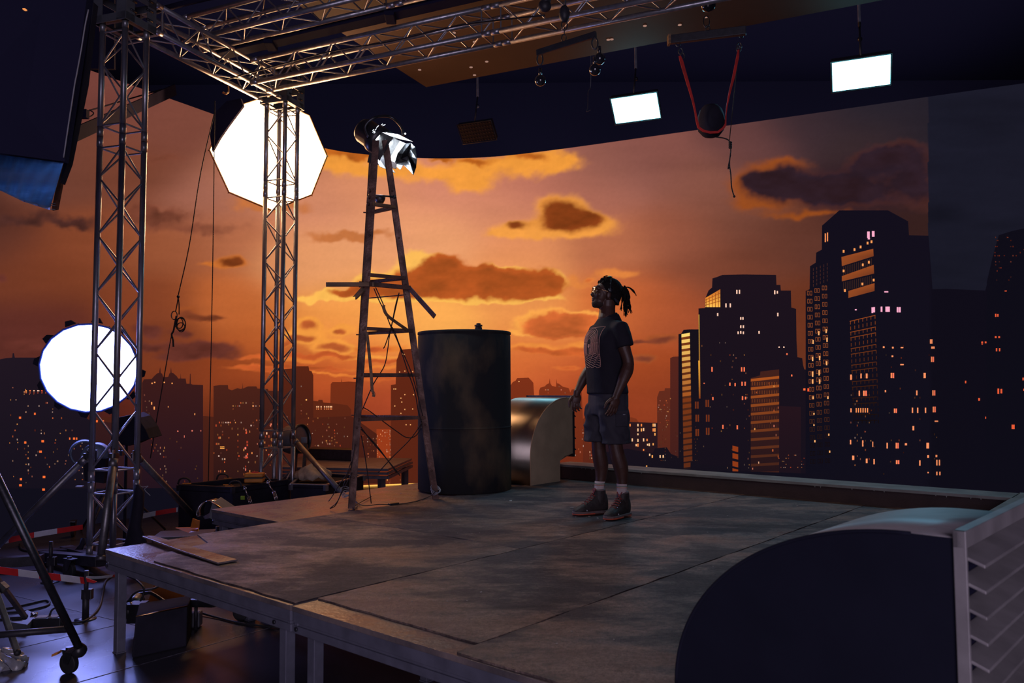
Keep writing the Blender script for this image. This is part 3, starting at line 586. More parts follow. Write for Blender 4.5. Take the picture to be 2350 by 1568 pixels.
for x, y, w_, h in ((1894, 546, 2.5, 20), (1899, 544, 2.5, 20), (1993, 539, 6, 15), (2004, 537, 6, 13), (1994, 548, 5, 3), (1964, 711, 4, 3), (2034, 670, 9, 3), (2023, 710, 4, 12), (2037, 710, 10, 12), (2060, 711, 4, 12), (2065, 711, 4, 12), (2002, 712, 4, 13), (2006, 711, 4, 12)): win(x, y, w_, h, (255, 175, 205) if y < 720 and x > 1950 else (255, 150, 90))
for x, y in ((1936, 622), (1980, 608), (1994, 602), (1979, 652), (2005, 643), (1936, 577), (1961, 573), (1975, 567), (1991, 558), (2000, 555), (1939, 667)): win(x, y, 4, 6, (255, 160, 90))
for x, y, h in ((1865, 859, 12), (1880, 856, 12), (1865, 876, 10), (1881, 876, 10), (1897, 834, 9), (1865, 824, 10), (1881, 822, 10), (1898, 780, 10), (1879, 765, 9), (1896, 760, 9), (1866, 785, 9), (1866, 913, 6), (1900, 913, 6), (1868, 950, 4), (1868, 976, 3), (1902, 998, 5), (1870, 1013, 5), (1904, 1037, 5)): win(x, y, 3, h, (255, 180, 110))
for x, y, w_, h in ((2048, 862, 9, 12), (2122, 862, 5, 12), (1953, 866, 4, 12), (1976, 863, 3, 11), (1989, 863, 4, 11), (2032, 898, 3, 5), (2104, 902, 3, 11), (2143, 902, 8, 12), (2055, 943, 8, 10), (2094, 942, 3, 12), (2106, 942, 3, 12), (2124, 942, 3, 12), (2144, 940, 8, 13), (2137, 784, 6, 10), (2141, 798, 8, 5), (2140, 825, 8, 12), (2048, 818, 4, 4), (2070, 837, 8, 3), (2028, 797, 4, 4), (2049, 798, 4, 4), (2070, 798, 6, 3), (1985, 903, 10, 12), (1972, 903, 3, 12), (1953, 942, 3, 9), (1978, 942, 26, 10), (2149, 967, 8, 3), (2096, 983, 4, 10), (2036, 1023, 3, 13), (2059, 1023, 8, 13), (2079, 1020, 5, 5), (2129, 1023, 6, 13), (2060, 1061, 9, 9), (2111, 1063, 3, 12), (2130, 1048, 4, 6), (2150, 1062, 3, 13), (2156, 1062, 3, 13), (2149, 1047, 4, 5), (2150, 1087, 3, 8), (2157, 1087, 3, 8), (2130, 1085, 3, 3), (1958, 1051, 5, 10), (1952, 1015, 3, 10), (1980, 1018, 3, 14), (1989, 1058, 4, 10), (2003, 1020, 2, 12), (2006, 1060, 3, 12)):
    if w_ > 12:
        for k_ in range(6): win(x - w_ / 2 + k_ * w_ / 5, y, 2.4, h, (255, 150, 90))
    elif w_ >= 8 and h > 5: win(x - w_ / 4, y, w_ * .38, h, (255, 140, 90)); win(x + w_ / 4, y, w_ * .38, h, (255, 120, 90))
    else: win(x, y, w_, h, (255, 150, 100))
scatter(1950, 900, 2010, 1080, 30, 26, .6); scatter(2020, 780, 2150, 1090, 20, 27, .4)
scatter(2275, 545, 2350, 650, 30, 28, .55, sz=(2.4, 2.4), cl=[(255, 90, 50), (255, 120, 90)])
for x, y, w_, h in ((2290, 862, 0, 0), (2291, 898, 4, 12), (2298, 898, 4, 10), (2325, 980, 7, 10), (2247, 917, 4, 6), (2216, 877, 3, 6), (2254, 786, 4, 4), (2262, 786, 4, 4), (2254, 790, 3, 2), (2287, 803, 3, 7), (2294, 803, 3, 7), (2285, 724, 3, 7), (2290, 724, 3, 6), (2285, 774, 4, 4), (2293, 774, 4, 4), (2308, 668, 5, 2), (2262, 959, 2, 5), (2348, 870, 3, 6), (2350, 895, 3, 5)):
    if w_: win(x, y, w_, h, (255, 100, 60))
qv = []; qc = []
for (xa, ya, xb, yb, c_, l_) in WIN:
    off = 0.010 + 0.006 * 9
    qv += [wall_at(x, y, off)[:] for x, y in ((xa, ya), (xb, ya), (xb, yb), (xa, yb))]; qc += [c_] * 4
poly_layer(qv, qc)
VA = np.concatenate(VV); CA = np.concatenate(CC); FA = np.concatenate(FF)
wall = thing('video_wall', 'curved floor-to-rig video wall showing an orange sunset sky over a dark city skyline', 'screen', (0, 13.3, 0))
ob = np.array(ORG['video_wall'])
me = bpy.data.meshes.new('sunset_picture')
me.vertices.add(len(VA)); me.vertices.foreach_set('co', (VA - ob).ravel().astype(np.float32))
me.loops.add(len(FA) * 4); me.loops.foreach_set('vertex_index', FA.ravel().astype(np.int32))
me.polygons.add(len(FA)); me.polygons.foreach_set('loop_start', np.arange(0, len(FA) * 4, 4, dtype=np.int32))
me.update(calc_edges=True); me.validate()
ca = me.color_attributes.new('picture', 'FLOAT_COLOR', 'POINT')
ca.data.foreach_set('color', np.concatenate([CA, np.ones((len(CA), 1))], 1).ravel().astype(np.float32))
pm = bpy.data.materials.new('led_picture'); pm.use_nodes = True; nt = pm.node_tree; bs = nt.nodes['Principled BSDF']
at = nt.nodes.new('ShaderNodeVertexColor'); at.layer_name = 'picture'
bs.inputs['Base Color'].default_value = (0.002, 0.002, 0.002, 1); bs.inputs['Roughness'].default_value = 0.8; bs.inputs['Specular IOR Level'].default_value = 0.1
nt.links.new(at.outputs[0], bs.inputs['Emission Color']); bs.inputs['Emission Strength'].default_value = 1.0
pm.cycles.emission_sampling = 'NONE'
me.materials.append(pm)
pic = bpy.data.objects.new('screen_panel', me); COL.objects.link(pic); pic.parent = wall; ORG[pic.name] = ORG['video_wall']
b = MB()   # cabinet backs behind the picture
back = [Vector((x, y, 0)) * 1.0 for x, y in zip(WX[::2], WY[::2])]
def outw(p, k_): return Vector((p.x, p.y, 0)) * (1 + k_ / Vector((p.x, p.y, 0)).length)
for a, c_ in zip(back[:-1], back[1:]):
    a1, a2, c1, c2 = outw(a, .03), outw(a, .12), outw(c_, .03), outw(c_, .12)
    b.prism([a1, c1, c2, a2], Z * ZTOP)
b.build('cabinet_back', M['blackpaint'], wall)
b = MB(); ls = [wall_at(x, 1112, 0.05) for x in range(800, 1010, 10)]; ls = [Vector((p.x, p.y, 0.012)) for p in ls]
b.tube(ls, 0.012, 6); b.build('light_strip', emat('amber_strip_glow', (1.0, 0.50, 0.10), 1.2), wall, label='thin glowing amber strip along the bottom edge')
# ceiling panel above the set
c0 = PZ(978, 200, 5.8); dR = Vector((0.905, -0.425, 0)).normalized(); dL = Vector((-dR.y, dR.x, 0)) * -1
pn = thing('ceiling_panel', 'large flat brown overhead panel with small light dots above the trusses', 'panel', c0)
b = MB(); b.prism([c0, c0 + dR * 7.0, c0 + dR * 7.0 + dL * 4.6, c0 + dL * 4.6], Z * 0.08); b.build('panel_board', M['ceilpanel'], pn)
for k_, (x, y) in enumerate(((914, 149), (963, 161), (1032, 121), (1042, 76), (1081, 155), (1089, 97), (1117, 142), (1089, 173), (1175, 93), (1404, 91), (1420, 17), (1544, 23), (1560, 58), (1396, 92), (1300, 30), (1480, 60), (1620, 40))):
    if k_ == 0: pin = emat('pinhole_glow', (1.0, 0.55, 0.42), 0.35)
    b = MB(); p = PZ(x, y, 5.793); b.disc(p, Z, 0, 0.022, 0.006, 10); b.build('pinhole', pin, pn)
# ================================================================== STAGE
def platform(name, label, u0, u1, v0, v1, group, legs=True, zt=DECK - 0.008):
    t = thing(name, label, 'stage platform', S((u0 + u1) / 2, (v0 + v1) / 2, 0), group)
    g = 0.006
    b = MB(); c = S((u0 + u1) / 2, (v0 + v1) / 2, zt - 0.012)
    b.boxf(c, U * ((u1 - u0) / 2 - g), V * ((v1 - v0) / 2 - g), Z * 0.012); b.build('deck_board', M['deck'], t, bevel=0.002)
    fz0, fz1 = zt - 0.024, zt - 0.12
    for (a, b_, nrm) in (((u0, v0), (u1, v0), V), ((u1, v0), (u1, v1), -U), ((u1, v1), (u0, v1), -V), ((u0, v1), (u0, v0), U)):
        b = MB(); d = (S(*b_, 0) - S(*a, 0)).normalized()
        A = S(*a, 0) + nrm * (0.022 + g) + d * 0.012; B = S(*b_, 0) + nrm * (0.022 + g) - d * 0.012
        for z0, z1, th in ((fz0 - 0.048, fz0, 0.020), (fz0 - 0.062, fz0 - 0.048, 0.012), (fz1, fz0 - 0.062, 0.018)):
            b.boxf((A + B) / 2 + Z * ((z0 + z1) / 2), d * ((B - A).length / 2), nrm * th, Z * ((z1 - z0) / 2))
        b.build('frame_rail', M['deckframe'], t, bevel=0.003)
    if legs:
        for uu, vv in ((u0 + .11, v0 + .06), (u1 - .11, v0 + .06), (u1 - .11, v1 - .06), (u0 + .11, v1 - .06)):
            b = MB(); p = S(uu, vv, 0); b.boxf(p + Z * (fz1 / 2 + 0.004), U * 0.026, V * 0.026, Z * (fz1 / 2 - 0.004))
            b.boxf(p + Z * 0.004, U * 0.03, V * 0.03, Z * 0.004)
            b.build('leg', M['deckframe'], t, bevel=0.003)
    for uu in (u0 + .045, u1 - .13):
        b = MB(); b.disc(S(uu, v0 + .001, zt - 0.095), V * -1, 0, 0.010, 0.004, 12); b.build('bolt', M['steel'], t)
    return t
GP = 'stage platforms under the set'
platform('stage_platform', 'grey stage platform at the front left corner with a bare bluish deck end', 0, 2, 0, 1, GP)
platform('stage_platform', 'stage platform in the middle of the front edge with a bare tan strip on top', 2, 4, 0, 1, GP)
platform('stage_platform', 'stage platform under the dark louvred duct at the front right', 4, 5.6, 0, 1, GP)
platform('stage_platform', 'wide stage platform behind the front left one, under the dark sheeting', 0, 2, 1, 5.1, GP)
platform('stage_platform', 'wide stage platform carrying the standing man and the back parapet', 2, 4.4, 1, 5.1, GP)
platform('stage_platform', 'bare stage platform sticking out behind the ladder tower', -1.02, 0, 1.25, 4.0, GP)
b = MB(); b.boxf(S(-0.35, 4.56, DECK - 0.02), U * 0.34, V * 0.54, Z * 0.012); b.boxf(S(-0.35, 4.56, 0.3), U * 0.32, V * 0.5, Z * 0.298)
tag(b.build('stage_block', M['deckframe'], bevel=0.004), 'low boxed stage block carrying the back half of the water tank', 'stage block')
# roofing felt sheets
def sheet(poly, label, th=0.008, seed=0):
    r = random.Random(seed); pts = []
    n = len(poly)
    for i in range(n):
        a, c_ = poly[i], poly[(i + 1) % n]; L = math.hypot(c_[0] - a[0], c_[1] - a[1]); k_ = max(1, int(L / 0.12))
        for j in range(k_):
            t = j / k_; e = 0.006 if 0 < j < k_ else 0
            pts.append(S(a[0] + (c_[0] - a[0]) * t + r.uniform(-e, e), a[1] + (c_[1] - a[1]) * t + r.uniform(-e, e), DECK - 0.008 + 0.0005))
    b = MB(); b.prism(pts, Z * (th - 0.0005))
    tag(b.build('roofing_sheet', M['felt']), label, 'roofing sheet', 'dark roofing sheets laid over the stage')
sheet([(0.60, 0.03), (1.995, 0.03), (1.995, 1.6), (0.012, 1.6), (0.012, 0.60), (0.34, 0.50), (0.45, 0.12)], 'roofing sheet with tan patches at the front left of the stage', seed=1)
sheet([(0.012, 1.608), (1.995, 1.608), (1.995, 5.05), (0.012, 5.05)], 'roofing sheet running under the ladder tower foot and the tank', seed=2)
sheet([(2.005, 0.145), (3.03, 0.145), (3.03, 5.05), (2.005, 5.05)], 'roofing sheet under the standing man', seed=3)
sheet([(3.04, 0.02), (3.995, 0.02), (3.995, 1.0), (4.38, 1.0), (4.38, 5.05), (3.04, 5.05)], 'roofing sheet on the bluish right side of the stage', seed=4)
sheet([(4.005, 0.02), (5.58, 0.02), (5.58, 0.98), (4.005, 0.98)], 'roofing sheet under the dark louvred duct', seed=5)
b = MB()
st = [S(0.30, 0.62, DECK + .001), S(0.42, 0.76, DECK + .001)]
q = [PZ(326, 1234, DECK + .012), PZ(352, 1233, DECK + .012), PZ(545, 1288, DECK + .004), PZ(500, 1296, DECK + .004), PZ(400, 1262, DECK + .010)]
b.prism(q, Z * 0.010); tag(b.build('felt_offcut', M['deck'], bevel=0.002), 'loose brown strip of board lying across the front left deck', 'board')
# debris
rr = random.Random(3); db = MB()
for x, y, s_, c_ in ((1172, 1150, .030, 'litter'), (1313, 1166, .02, 'litter'), (1372, 1190, .012, 'litter'), (1388, 1195, .01, 'litter'), (1352, 1186, .014, 'litter'), (1670, 1185, .008, 'litter'), (1830, 1162, .010, 'litter'), (1846, 1178, .006, 'litter'), (1914, 1176, .007, 'litter'), (1749, 1188, .006, 'litter'), (1490, 1182, .006, 'litter'), (1068, 1151, .012, 'litter'), (705, 1151, .008, 'litter'), (885, 1122, .008, 'litter'), (920, 1133, .008, 'litter'), (1104, 1360, .008, 'litter')):
    p = PZ(x, y, DECK + 0.001); a = rr.random() * 6
    db.boxf(p + Z * 0.002, Vector((math.cos(a), math.sin(a), 0.05)) * s_ * .6, Vector((-math.sin(a), math.cos(a), 0)) * s_ * .35, Z * 0.002)
for i in range(90):
    p = S(rr.uniform(.3, 3.9), rr.uniform(.3, 4.5), DECK + .0015); s_ = rr.uniform(.0015, .004); db.boxf(p, U * s_, V * s_ * .7, Z * .0012)
tag(db.build('litter', M['litter']), 'tiny pale flakes of litter scattered over the dark stage sheeting', 'litter', kind='stuff')
# parapets
def parapet(name, pts_uv, w_, h, label, inner):
    a, c_ = pts_uv; A, B = S(*a), S(*c_); d = (B - A).normalized(); n = inner
    t = thing(name, label, 'parapet', (A + B) / 2)
    b = MB(); b.prism([A, B, B + n * w_, A + n * w_], Z * (h - 0.022)); b.build('parapet_wall', M['parapet'], t)
    b = MB(); o = -n * 0.012
    b.prism([A + o + Z * (h - 0.022), B + o + Z * (h - 0.022), B + n * (w_ + .01) + Z * (h - 0.022), A + n * (w_ + .01) + Z * (h - 0.022)], Z * 0.022)
    for i in range(16):      # drips of plaster at the lip
        p = A + (B - A) * rr.random() + o; b.prism([p - d * .006 + Z * (h - .022), p + d * .006 + Z * (h - .022), p + Z * (h - .026 - rr.uniform(.004, .012))], n * .003)
    b.build('cap', M['ledge'], t, label='pale scuffed top board')
parapet('parapet', ((-0.2, 4.735), (4.06, 4.735)), 0.30, 0.145, 'low dark parapet with pale top edge along the back of the stage', V)
parapet('parapet', ((4.065, 2.4), (4.065, 5.095)), 0.32, 0.145, 'short parapet return running towards the camera at the right end of the stage', U)

# ================================================================== TANK
tc_ = Vector((-0.462, 7.76, DECK)); TR, TH = 0.447, 1.505
t = thing('water_tank', 'tall round stained green metal tank standing behind the ladder tower', 'tank', tc_)
b = MB(); prof = [(TR - .01, 0.002), (TR, .01), (TR, .30), (TR, .58), (TR, .588), (TR + .004, .590), (TR + .004, .598), (TR, .600), (TR, .608), (TR, .9), (TR, 1.2), (TR, TH - .04), (TR - .004, TH - .03), (TR + .004, TH - .024), (TR + .004, TH - .006), (TR - .002, TH), (TR - .03, TH), (TR - .04, TH - .012), (0.001, TH + .004)]
b.lathe(tc_, Z, prof, 72); b.build('tank_shell', M['tank'], t)
b = MB(); vc = tc_ + Vector((0.15, -0.30, TH - .002))
b.lathe(vc, Z, [(.001, 0), (.034, 0), (.034, .026), (.028, .028), (.028, .034), (.037, .036), (.037, .050), (.020, .052), (.020, .064), (.012, .066), (.001, .066)], 8, smooth=False)
b.build('valve_cap', M['blackpaint'], t)

# ================================================================== DUCTS
def duct(name, label, O, F_, Sd, L, H, rx, rz, basew, wid, out_z0, out_h, mats, louvers, louver_col, flw=0.05, flx=0.03, flfar=0.0, cheek=0.03):
    """O: base corner of the visible side. F_: towards the outlet, Sd: towards the hidden side."""
    t = thing(name, label, 'duct', O + F_ * basew / 2 + Sd * wid / 2)
    zc = H - rz; prof = [(0, 0), (0, zc)] if zc > 0.01 else [(0, 0)]
    for i in range(1, 33):
        a = math.pi / 2 * i / 32; prof.append((rx - rx * math.cos(a), zc + rz * math.sin(a)))
    prof.append((L, H)); side = prof + [(L, out_z0), (L - .02, out_z0 - .0), (basew + (L - basew) * .35, out_z0 - .02), (basew, out_z0 - .06), (basew, 0)]
    b = MB(); k = len(prof)
    vs_ = [O + F_ * f + Z * z + Sd * s_ for f, z in prof for s_ in (0.0, wid)]
    b.add(vs_, [(2 * i, 2 * i + 1, 2 * i + 3, 2 * i + 2) for i in range(k - 1)], True)
    cb_ = b.build('curved_back', mats[0], t, solid=0.003); uvl = cb_.data.uv_layers.new(name='UVMap')
    for lp_ in cb_.data.loops: uvl.data[lp_.index].uv = ((lp_.vertex_index % 2) * wid, (lp_.vertex_index // 2) * 0.03)
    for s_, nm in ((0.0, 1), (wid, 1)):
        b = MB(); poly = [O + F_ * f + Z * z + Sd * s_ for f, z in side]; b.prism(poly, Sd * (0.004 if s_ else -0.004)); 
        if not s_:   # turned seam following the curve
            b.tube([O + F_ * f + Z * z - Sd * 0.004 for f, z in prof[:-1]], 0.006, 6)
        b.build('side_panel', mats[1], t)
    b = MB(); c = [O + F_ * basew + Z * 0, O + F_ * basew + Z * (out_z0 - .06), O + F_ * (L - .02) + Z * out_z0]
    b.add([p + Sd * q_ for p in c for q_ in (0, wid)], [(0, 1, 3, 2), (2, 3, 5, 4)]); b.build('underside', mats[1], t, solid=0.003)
    # outlet flange
    b = MB(); fo = O + F_ * L; zt = H + .022; zb = out_z0 - .035; sa, sb = -flx, wid + flx + flfar; sw = flw if cheek < .0305 else .014
    def P_(s_, z, f=0): return fo + Sd * s_ + Z * z + F_ * f
    fw = F_ * 0.030
    for q_ in ([P_(sa, zt - flw), P_(sb, zt - flw), P_(sb, zt), P_(sa, zt)], [P_(sa, zb), P_(sb, zb), P_(sb, zb + flw), P_(sa, zb + flw)],
               ):
        b.prism(q_, fw)
    for q_ in ([P_(sa, zb), P_(sa + sw, zb), P_(sa + sw, zt), P_(sa, zt)], [P_(sb - sw, zb), P_(sb, zb), P_(sb, zt), P_(sb - sw, zt)]): b.prism(q_, F_ * cheek)
    b.build('outlet_frame', mats[2], t, bevel=0.002)
    if cheek > .0305: b = MB(); b.prism([P_(sa + .01, zb + .01, .002), P_(sb - .01, zb + .01, .002), P_(sb - .01, zt - .01, .002), P_(sa + .01, zt - .01, .002)], F_ * .003); b.build('slat_gap_shade', M['black'], t)  # black sheet added to paint the shade between the slats
    n = louvers; ih = (zt - flw) - (zb + flw)
    for i in range(n):
        zz = zb + flw + ih * (i + .5) / n; h = ih / n * .95
        b = MB(); b.prism([P_(sa + .012, zz - h * .22, .070), P_(sb - .012, zz - h * .22, .070), P_(sb - .012, zz + h * .18, .006), P_(sa + .012, zz + h * .18, .006)], Z * 0.009)
        b.build('louver_slat', louver_col, t, bevel=0.002)
    return t
duct('ventilation_duct', 'shiny curved metal ventilation duct on the deck between the tank and the man', Vector((0.172, 7.973, DECK)), V, -U, 0.70, 0.858, 0.60, 0.60, 0.48, 0.62, 0.27, 0.6, (M['galv'], M['galvside'], M['steel']), 5, M['steel'], 0.03, 0.01)
DU = (Matrix.Rotation(R(-2.5), 3, 'Z') @ U).normalized(); DV = Vector((-DU.y, DU.x, 0))
OF = Vector((1.165, 2.105, DECK)) - DU * 0.865
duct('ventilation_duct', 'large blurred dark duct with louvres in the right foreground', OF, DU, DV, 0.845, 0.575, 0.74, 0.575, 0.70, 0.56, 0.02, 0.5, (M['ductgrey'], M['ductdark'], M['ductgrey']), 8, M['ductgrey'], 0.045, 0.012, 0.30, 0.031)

# ================================================================== LADDER TOWER
def LP(x, y, Y): return PY(x, y, Y)
tower_base = PZ(900, 1158, DECK)
lt = thing('ladder_tower', 'tall rusty tapering angle-iron tower standing on the stage left of the tank', 'tower', tower_base)
AL, AR = PZ(807, 1168, DECK), PZ(1000, 1146, DECK); AB = PZ(809, 1131, DECK)
TL, TRr = LP(863, 322, AL.y + .22), LP(884, 322, AL.y + .27); TB = LP(857, 330, AL.y + .42)
def leg_at(A, T, z): return A + (T - A) * ((z - A.z) / (T.z - A.z))
def angle_leg(A, T, up, name='leg'):
    b = MB(); x, y, d = frame(T - A, up); L_ = (T - A).length; c = (A + T) / 2
    b.boxf(c, x * .028, y * .004, d * L_ / 2); b.boxf(c + x * .026 + y * .020, x * .004, y * .024, d * L_ / 2)
    for k_ in range(7):
        p = A + (T - A) * (.08 + .13 * k_); b.lathe(p - y * .004, -y, [(.001, 0.008), (.008, .008), (.010, .0), (.001, 0)], 6)
    return b.build(name, M['rust'], lt)
angle_leg(AL, TL, Vector((0, 1, 0))); angle_leg(AR, TRr, Vector((0, 1, 0))); angle_leg(AB, TB, Vector((0, 1, 0)))
def zpx(y, Y_): return PY(870, y, Y_).z
for y in (466, 632, 757, 863, 966):
    z = zpx(y, AL.y + .1); l, r_, bk = leg_at(AL, TL, z), leg_at(AR, TRr, z), leg_at(AB, TB, z)
    for a, c_ in ((l, r_), (bk, r_), (l, bk)):
        b = MB(); b.bar(a, c_, .030, .006, Z); d = (c_ - a).normalized(); b.bar(a + Z * .012 + d.cross(Z) * .015, c_ + Z * .012 + d.cross(Z) * .015, .004, .026, Z)
        b.build('rung', M['rust'] if y > 500 else M['wood'], lt)
z = zpx(668, AL.y + .1)
b = MB(); b.bar(leg_at(AB, TB, z), leg_at(AR, TRr, z), .03, .006, Z); b.build('rung', M['rust'], lt)
# odd boards fixed to the tower
l6 = LP(850, 653, AL.y + .02)
b = MB(); b.bar(LP(748, 653, AL.y - .05), LP(858, 653, AL.y + .05), .03, .034, Z); b.build('cross_board', M['wood'], lt, bevel=.002, label='pale wooden board sticking out to the left')
b = MB(); b.bar(LP(846, 652, AL.y + .03), LP(941, 661, AL.y + .25), .03, .036, Z); b.build('cross_board', M['rust'], lt, bevel=.002)
b = MB(); b.bar(LP(938, 660, AL.y + .28), LP(998, 727, AL.y + .1), .008, .042, Z); b.build('broken_strut', M['rust'], lt, bevel=.001, label='broken strut hanging to the right')
b = MB(); b.prism([LP(835, 668, AL.y - .02), LP(828, 660, AL.y - .02), LP(809, 682, AL.y - .05), LP(815, 681, AL.y - .05), LP(815, 688, AL.y - .05)], Vector((.01, .02, .004))); b.build('bent_plate', M['wood'], lt, bevel=.001)
b = MB(); pp = curve_pts([LP(882, 700, AL.y + .1), LP(880, 705, AL.y + .1), LP(887, 722, AL.y + .12), LP(905, 737, AL.y + .2), LP(934, 757, AL.y + .32)], 4)
for a, c_ in zip(pp[:-1], pp[1:]): b.bar(a, c_, .026, .006, Vector((0, -1, 0)))
b.build('bent_strip', M['wood'], lt)
b = MB(); pp = curve_pts([LP(842, 763, AL.y), LP(846, 800, AL.y), LP(852, 860, AL.y), LP(854, 895, AL.y), LP(858, 903, AL.y), LP(857, 911, AL.y)], 3)
for a, c_ in zip(pp[:-1], pp[1:]): b.bar(a, c_, .024, .006, Vector((0, -1, 0)))
b.build('bent_strip', M['wood'], lt)
b = MB(); b.lathe(LP(872, 458, AL.y + .3), Z, [(.001, -.03), (.03, -.03), (.045, 0), (.048, .02), (.001, .02)], 16); b.tube([LP(846, 447, AL.y + .2), LP(906, 452, AL.y + .3)], .008, 8); b.sphere(LP(905, 452, AL.y + .3), .016, 8); b.build('pulley', M['steel'], lt)
b = MB()
for x, y in ((848, 437), (845, 468), (846, 452)): b.sphere(LP(x, y, AL.y + .15), .014, 6)
for y in (463, 628, 640, 757, 866, 960): 
    for x0 in (0,): 
        z = zpx(y, AL.y + .1); p = leg_at(AB, TB, z); b.tube([p + Vector((-.05, -.02, 0)), p + Vector((.01, 0, 0))], .006, 6)
b.build('bolt', M['rust'], lt)
# twisted wires
def wire(name, pts, r, material, label, cat, group=None, n=6, parent=None, k=8):
    b = MB(); pp = curve_pts(pts, n); b.tube(pp, r, k)
    o = b.build(name, material, parent)
    if parent is None: tag(o, label, cat, group)
    return o
Yw = AL.y + .15
for pts in ([(858, 662), (870, 690), (885, 720), (897, 750), (915, 790), (935, 850), (952, 900), (960, 945), (968, 970)], [(862, 660), (880, 700), (893, 740), (905, 760), (917, 792), (942, 850), (958, 905), (970, 955)],
            [(916, 672), (908, 700), (900, 740), (893, 775), (890, 800), (882, 840), (858, 880), (838, 925), (832, 940)], [(916, 672), (905, 720), (898, 750), (885, 790), (880, 800)]):
    wire('hanging_wire', [PY(x, y, Yw + .0015 * (x - 850)) for x, y in pts], .0045, M['wire'], '', '', parent=lt)
for pts in ([(833, 935), (850, 945), (880, 968), (910, 990), (932, 1004), (950, 1003), (962, 990), (968, 972)], [(968, 972), (940, 1010), (900, 1050), (868, 1085)],
            [(828, 980), (850, 1010), (880, 1045), (905, 1075), (918, 1092)], [(828, 985), (848, 1005), (870, 1030), (892, 1060), (910, 1085)], [(829, 1000), (838, 1050), (845, 1100), (850, 1140), (852, 1156)]):
    wire('hanging_wire', [PY(x, y, Yw + .0015 * (x - 850) + .02) for x, y in pts], .0042, M['wire'], '', '', parent=lt)
for i, pts in enumerate(([(815, 1020), (806, 1070), (800, 1085), (790, 1110), (775, 1150), (757, 1182)], [(808, 1085), (785, 1130), (770, 1160), (758, 1180)], [(806, 1060), (795, 1090), (780, 1110), (762, 1140), (754, 1151)],
            [(852, 1140), (830, 1152), (806, 1166)], [(790, 1133), (805, 1140), (830, 1160), (870, 1158), (905, 1158), (950, 1152), (985, 1140), (1000, 1128)], [(805, 1095), (812, 1130), (820, 1160), (812, 1170), (806, 1150)])):
    P_ = [PY(x, y, AL.y - .02) if (y < 1130 or i < 3) else PZ(x, max(y, 1140), DECK + .006) for x, y in pts]
    P_ = [p if p.z > DECK + .005 else Vector((p.x, p.y, DECK + .006)) for p in P_]
    wire('loose_cable', P_, .0035, M['wire'] if i != 4 else M['rope'], '', '', parent=lt)
b = MB(); b.bar(PZ(893, 1158, DECK + .008), PZ(913, 1155, DECK + .008), .035, .014, Z); tag(b.build('cable_connector', M['blackplastic'], bevel=.003), 'small black cable connector lying on the stage between the tower feet', 'connector')
for (x0, y0) in ((1000, 1130), (795, 1135)):
    b = MB(); c = PY(x0, y0, AL.y + (.1 if x0 < 900 else .5))
    for k_ in range(4): b.torus(c + Z * (.01 * k_), Vector((.3 * k_ - .4, -.5, .8)), .035 + .004 * k_, .003, 18, 6)
    b.build('wire_loop', M['cord'], lt)
# lamp on top of the tower
lamp = thing('film_lamp', 'lit film lamp with silver barn doors on top of the rusty tower', 'lamp', LP(880, 330, AL.y + .45))
LY = AL.y + .45; LC = LP(885, 335, LY); aim = Vector((0.72, -0.35, -0.60)).normalized(); ax, ay, az = frame(aim)
b = MB(); b.lathe(LC - aim * .34, aim, [(.001, 0), (.06, .0), (.10, .03), (.115, .06), (.115, .18), (.13, .20), (.13, .30), (.11, .30), (.11, .285), (.001, .285)], 28); b.build('lamp_housing', M['blackplastic'], lamp)
b = MB(); b.lathe(LC - aim * .052, aim, [(.001, 0), (.105, .0), (.105, .004), (.001, .004)], 28); b.build('lamp_lens', emat('lamp_lens_light', (0.85, 0.93, 1.0), 30), lamp)
pan = M['silver']
def door(a0, a1, l0, l1, spread, name, mt):
    b = MB(); r0 = .125
    pA = LC - aim * .04 + (ax * math.cos(a0) + ay * math.sin(a0)) * r0; pB = LC - aim * .04 + (ax * math.cos(a1) + ay * math.sin(a1)) * r0
    mid = ((pA + pB) / 2 - (LC - aim * .04)).normalized(); o = (aim + mid * spread).normalized()
    w_ = (pB - pA).normalized() * .03
    b.prism([pA, pB, pB + o * l0 + w_, pA + o * l1 - w_], mid * .003); b.build(name, mt, lamp)
for a in (0, 1, 2, 3): door(R(45 + 90 * a), R(135 + 90 * a), .20, .20, .38, 'barn_door', M['silver'])
b = MB()      # crinkled foil flag hanging from the right-hand door
fo = [(943, 328), (953, 338), (957, 365), (955, 385), (949, 402), (928, 380), (905, 376), (912, 352), (930, 330)]
rr2 = random.Random(9); ctr = LP(936, 358, LY + .05); ring = [LP(x, y, LY + rr2.uniform(-.05, .08)) for x, y in fo]
vs_ = [ctr] + ring + [ctr + (p - ctr) * .5 + Vector((0, rr2.uniform(-.04, .03), 0)) for p in ring]; n = len(ring)
b.add(vs_, [(0, 1 + n + i, 1 + n + (i + 1) % n) for i in range(n)] + [(1 + n + i, 1 + i, 1 + (i + 1) % n, 1 + n + (i + 1) % n) for i in range(n)]); b.build('foil_flag', M['foil'], lamp, solid=.002)
b = MB(); b.prism([LP(848, 350, LY - .02), LP(843, 372, LY - .02), LP(909, 387, LY - .02), LP(910, 374, LY - .02)], Vector((.0, .02, .0))); b.build('lower_door', M['blackplastic'], lamp)
b = MB()
for i, (x, y) in enumerate(((855, 300), (858, 303), (861, 298), (864, 293), (866, 291), (875, 287), (878, 289), (881, 288), (858, 306), (855, 304))):
    p = LP(x, y, LY - .16); b.bar(p, p + Vector((.012, 0, .010)), .004, .003)
b.build('vent_slot', emat('lamp_vent_light', (.8, .9, 1), 3), lamp)
b = MB(); b.tube(curve_pts([LP(846, 316, LY - .1), LP(838, 290, LY - .1), LP(860, 270, LY - .1), LP(895, 268, LY), LP(920, 290, LY), LP(926, 312, LY)], 5), .012, 8); b.build('yoke', M['steel'], lamp)
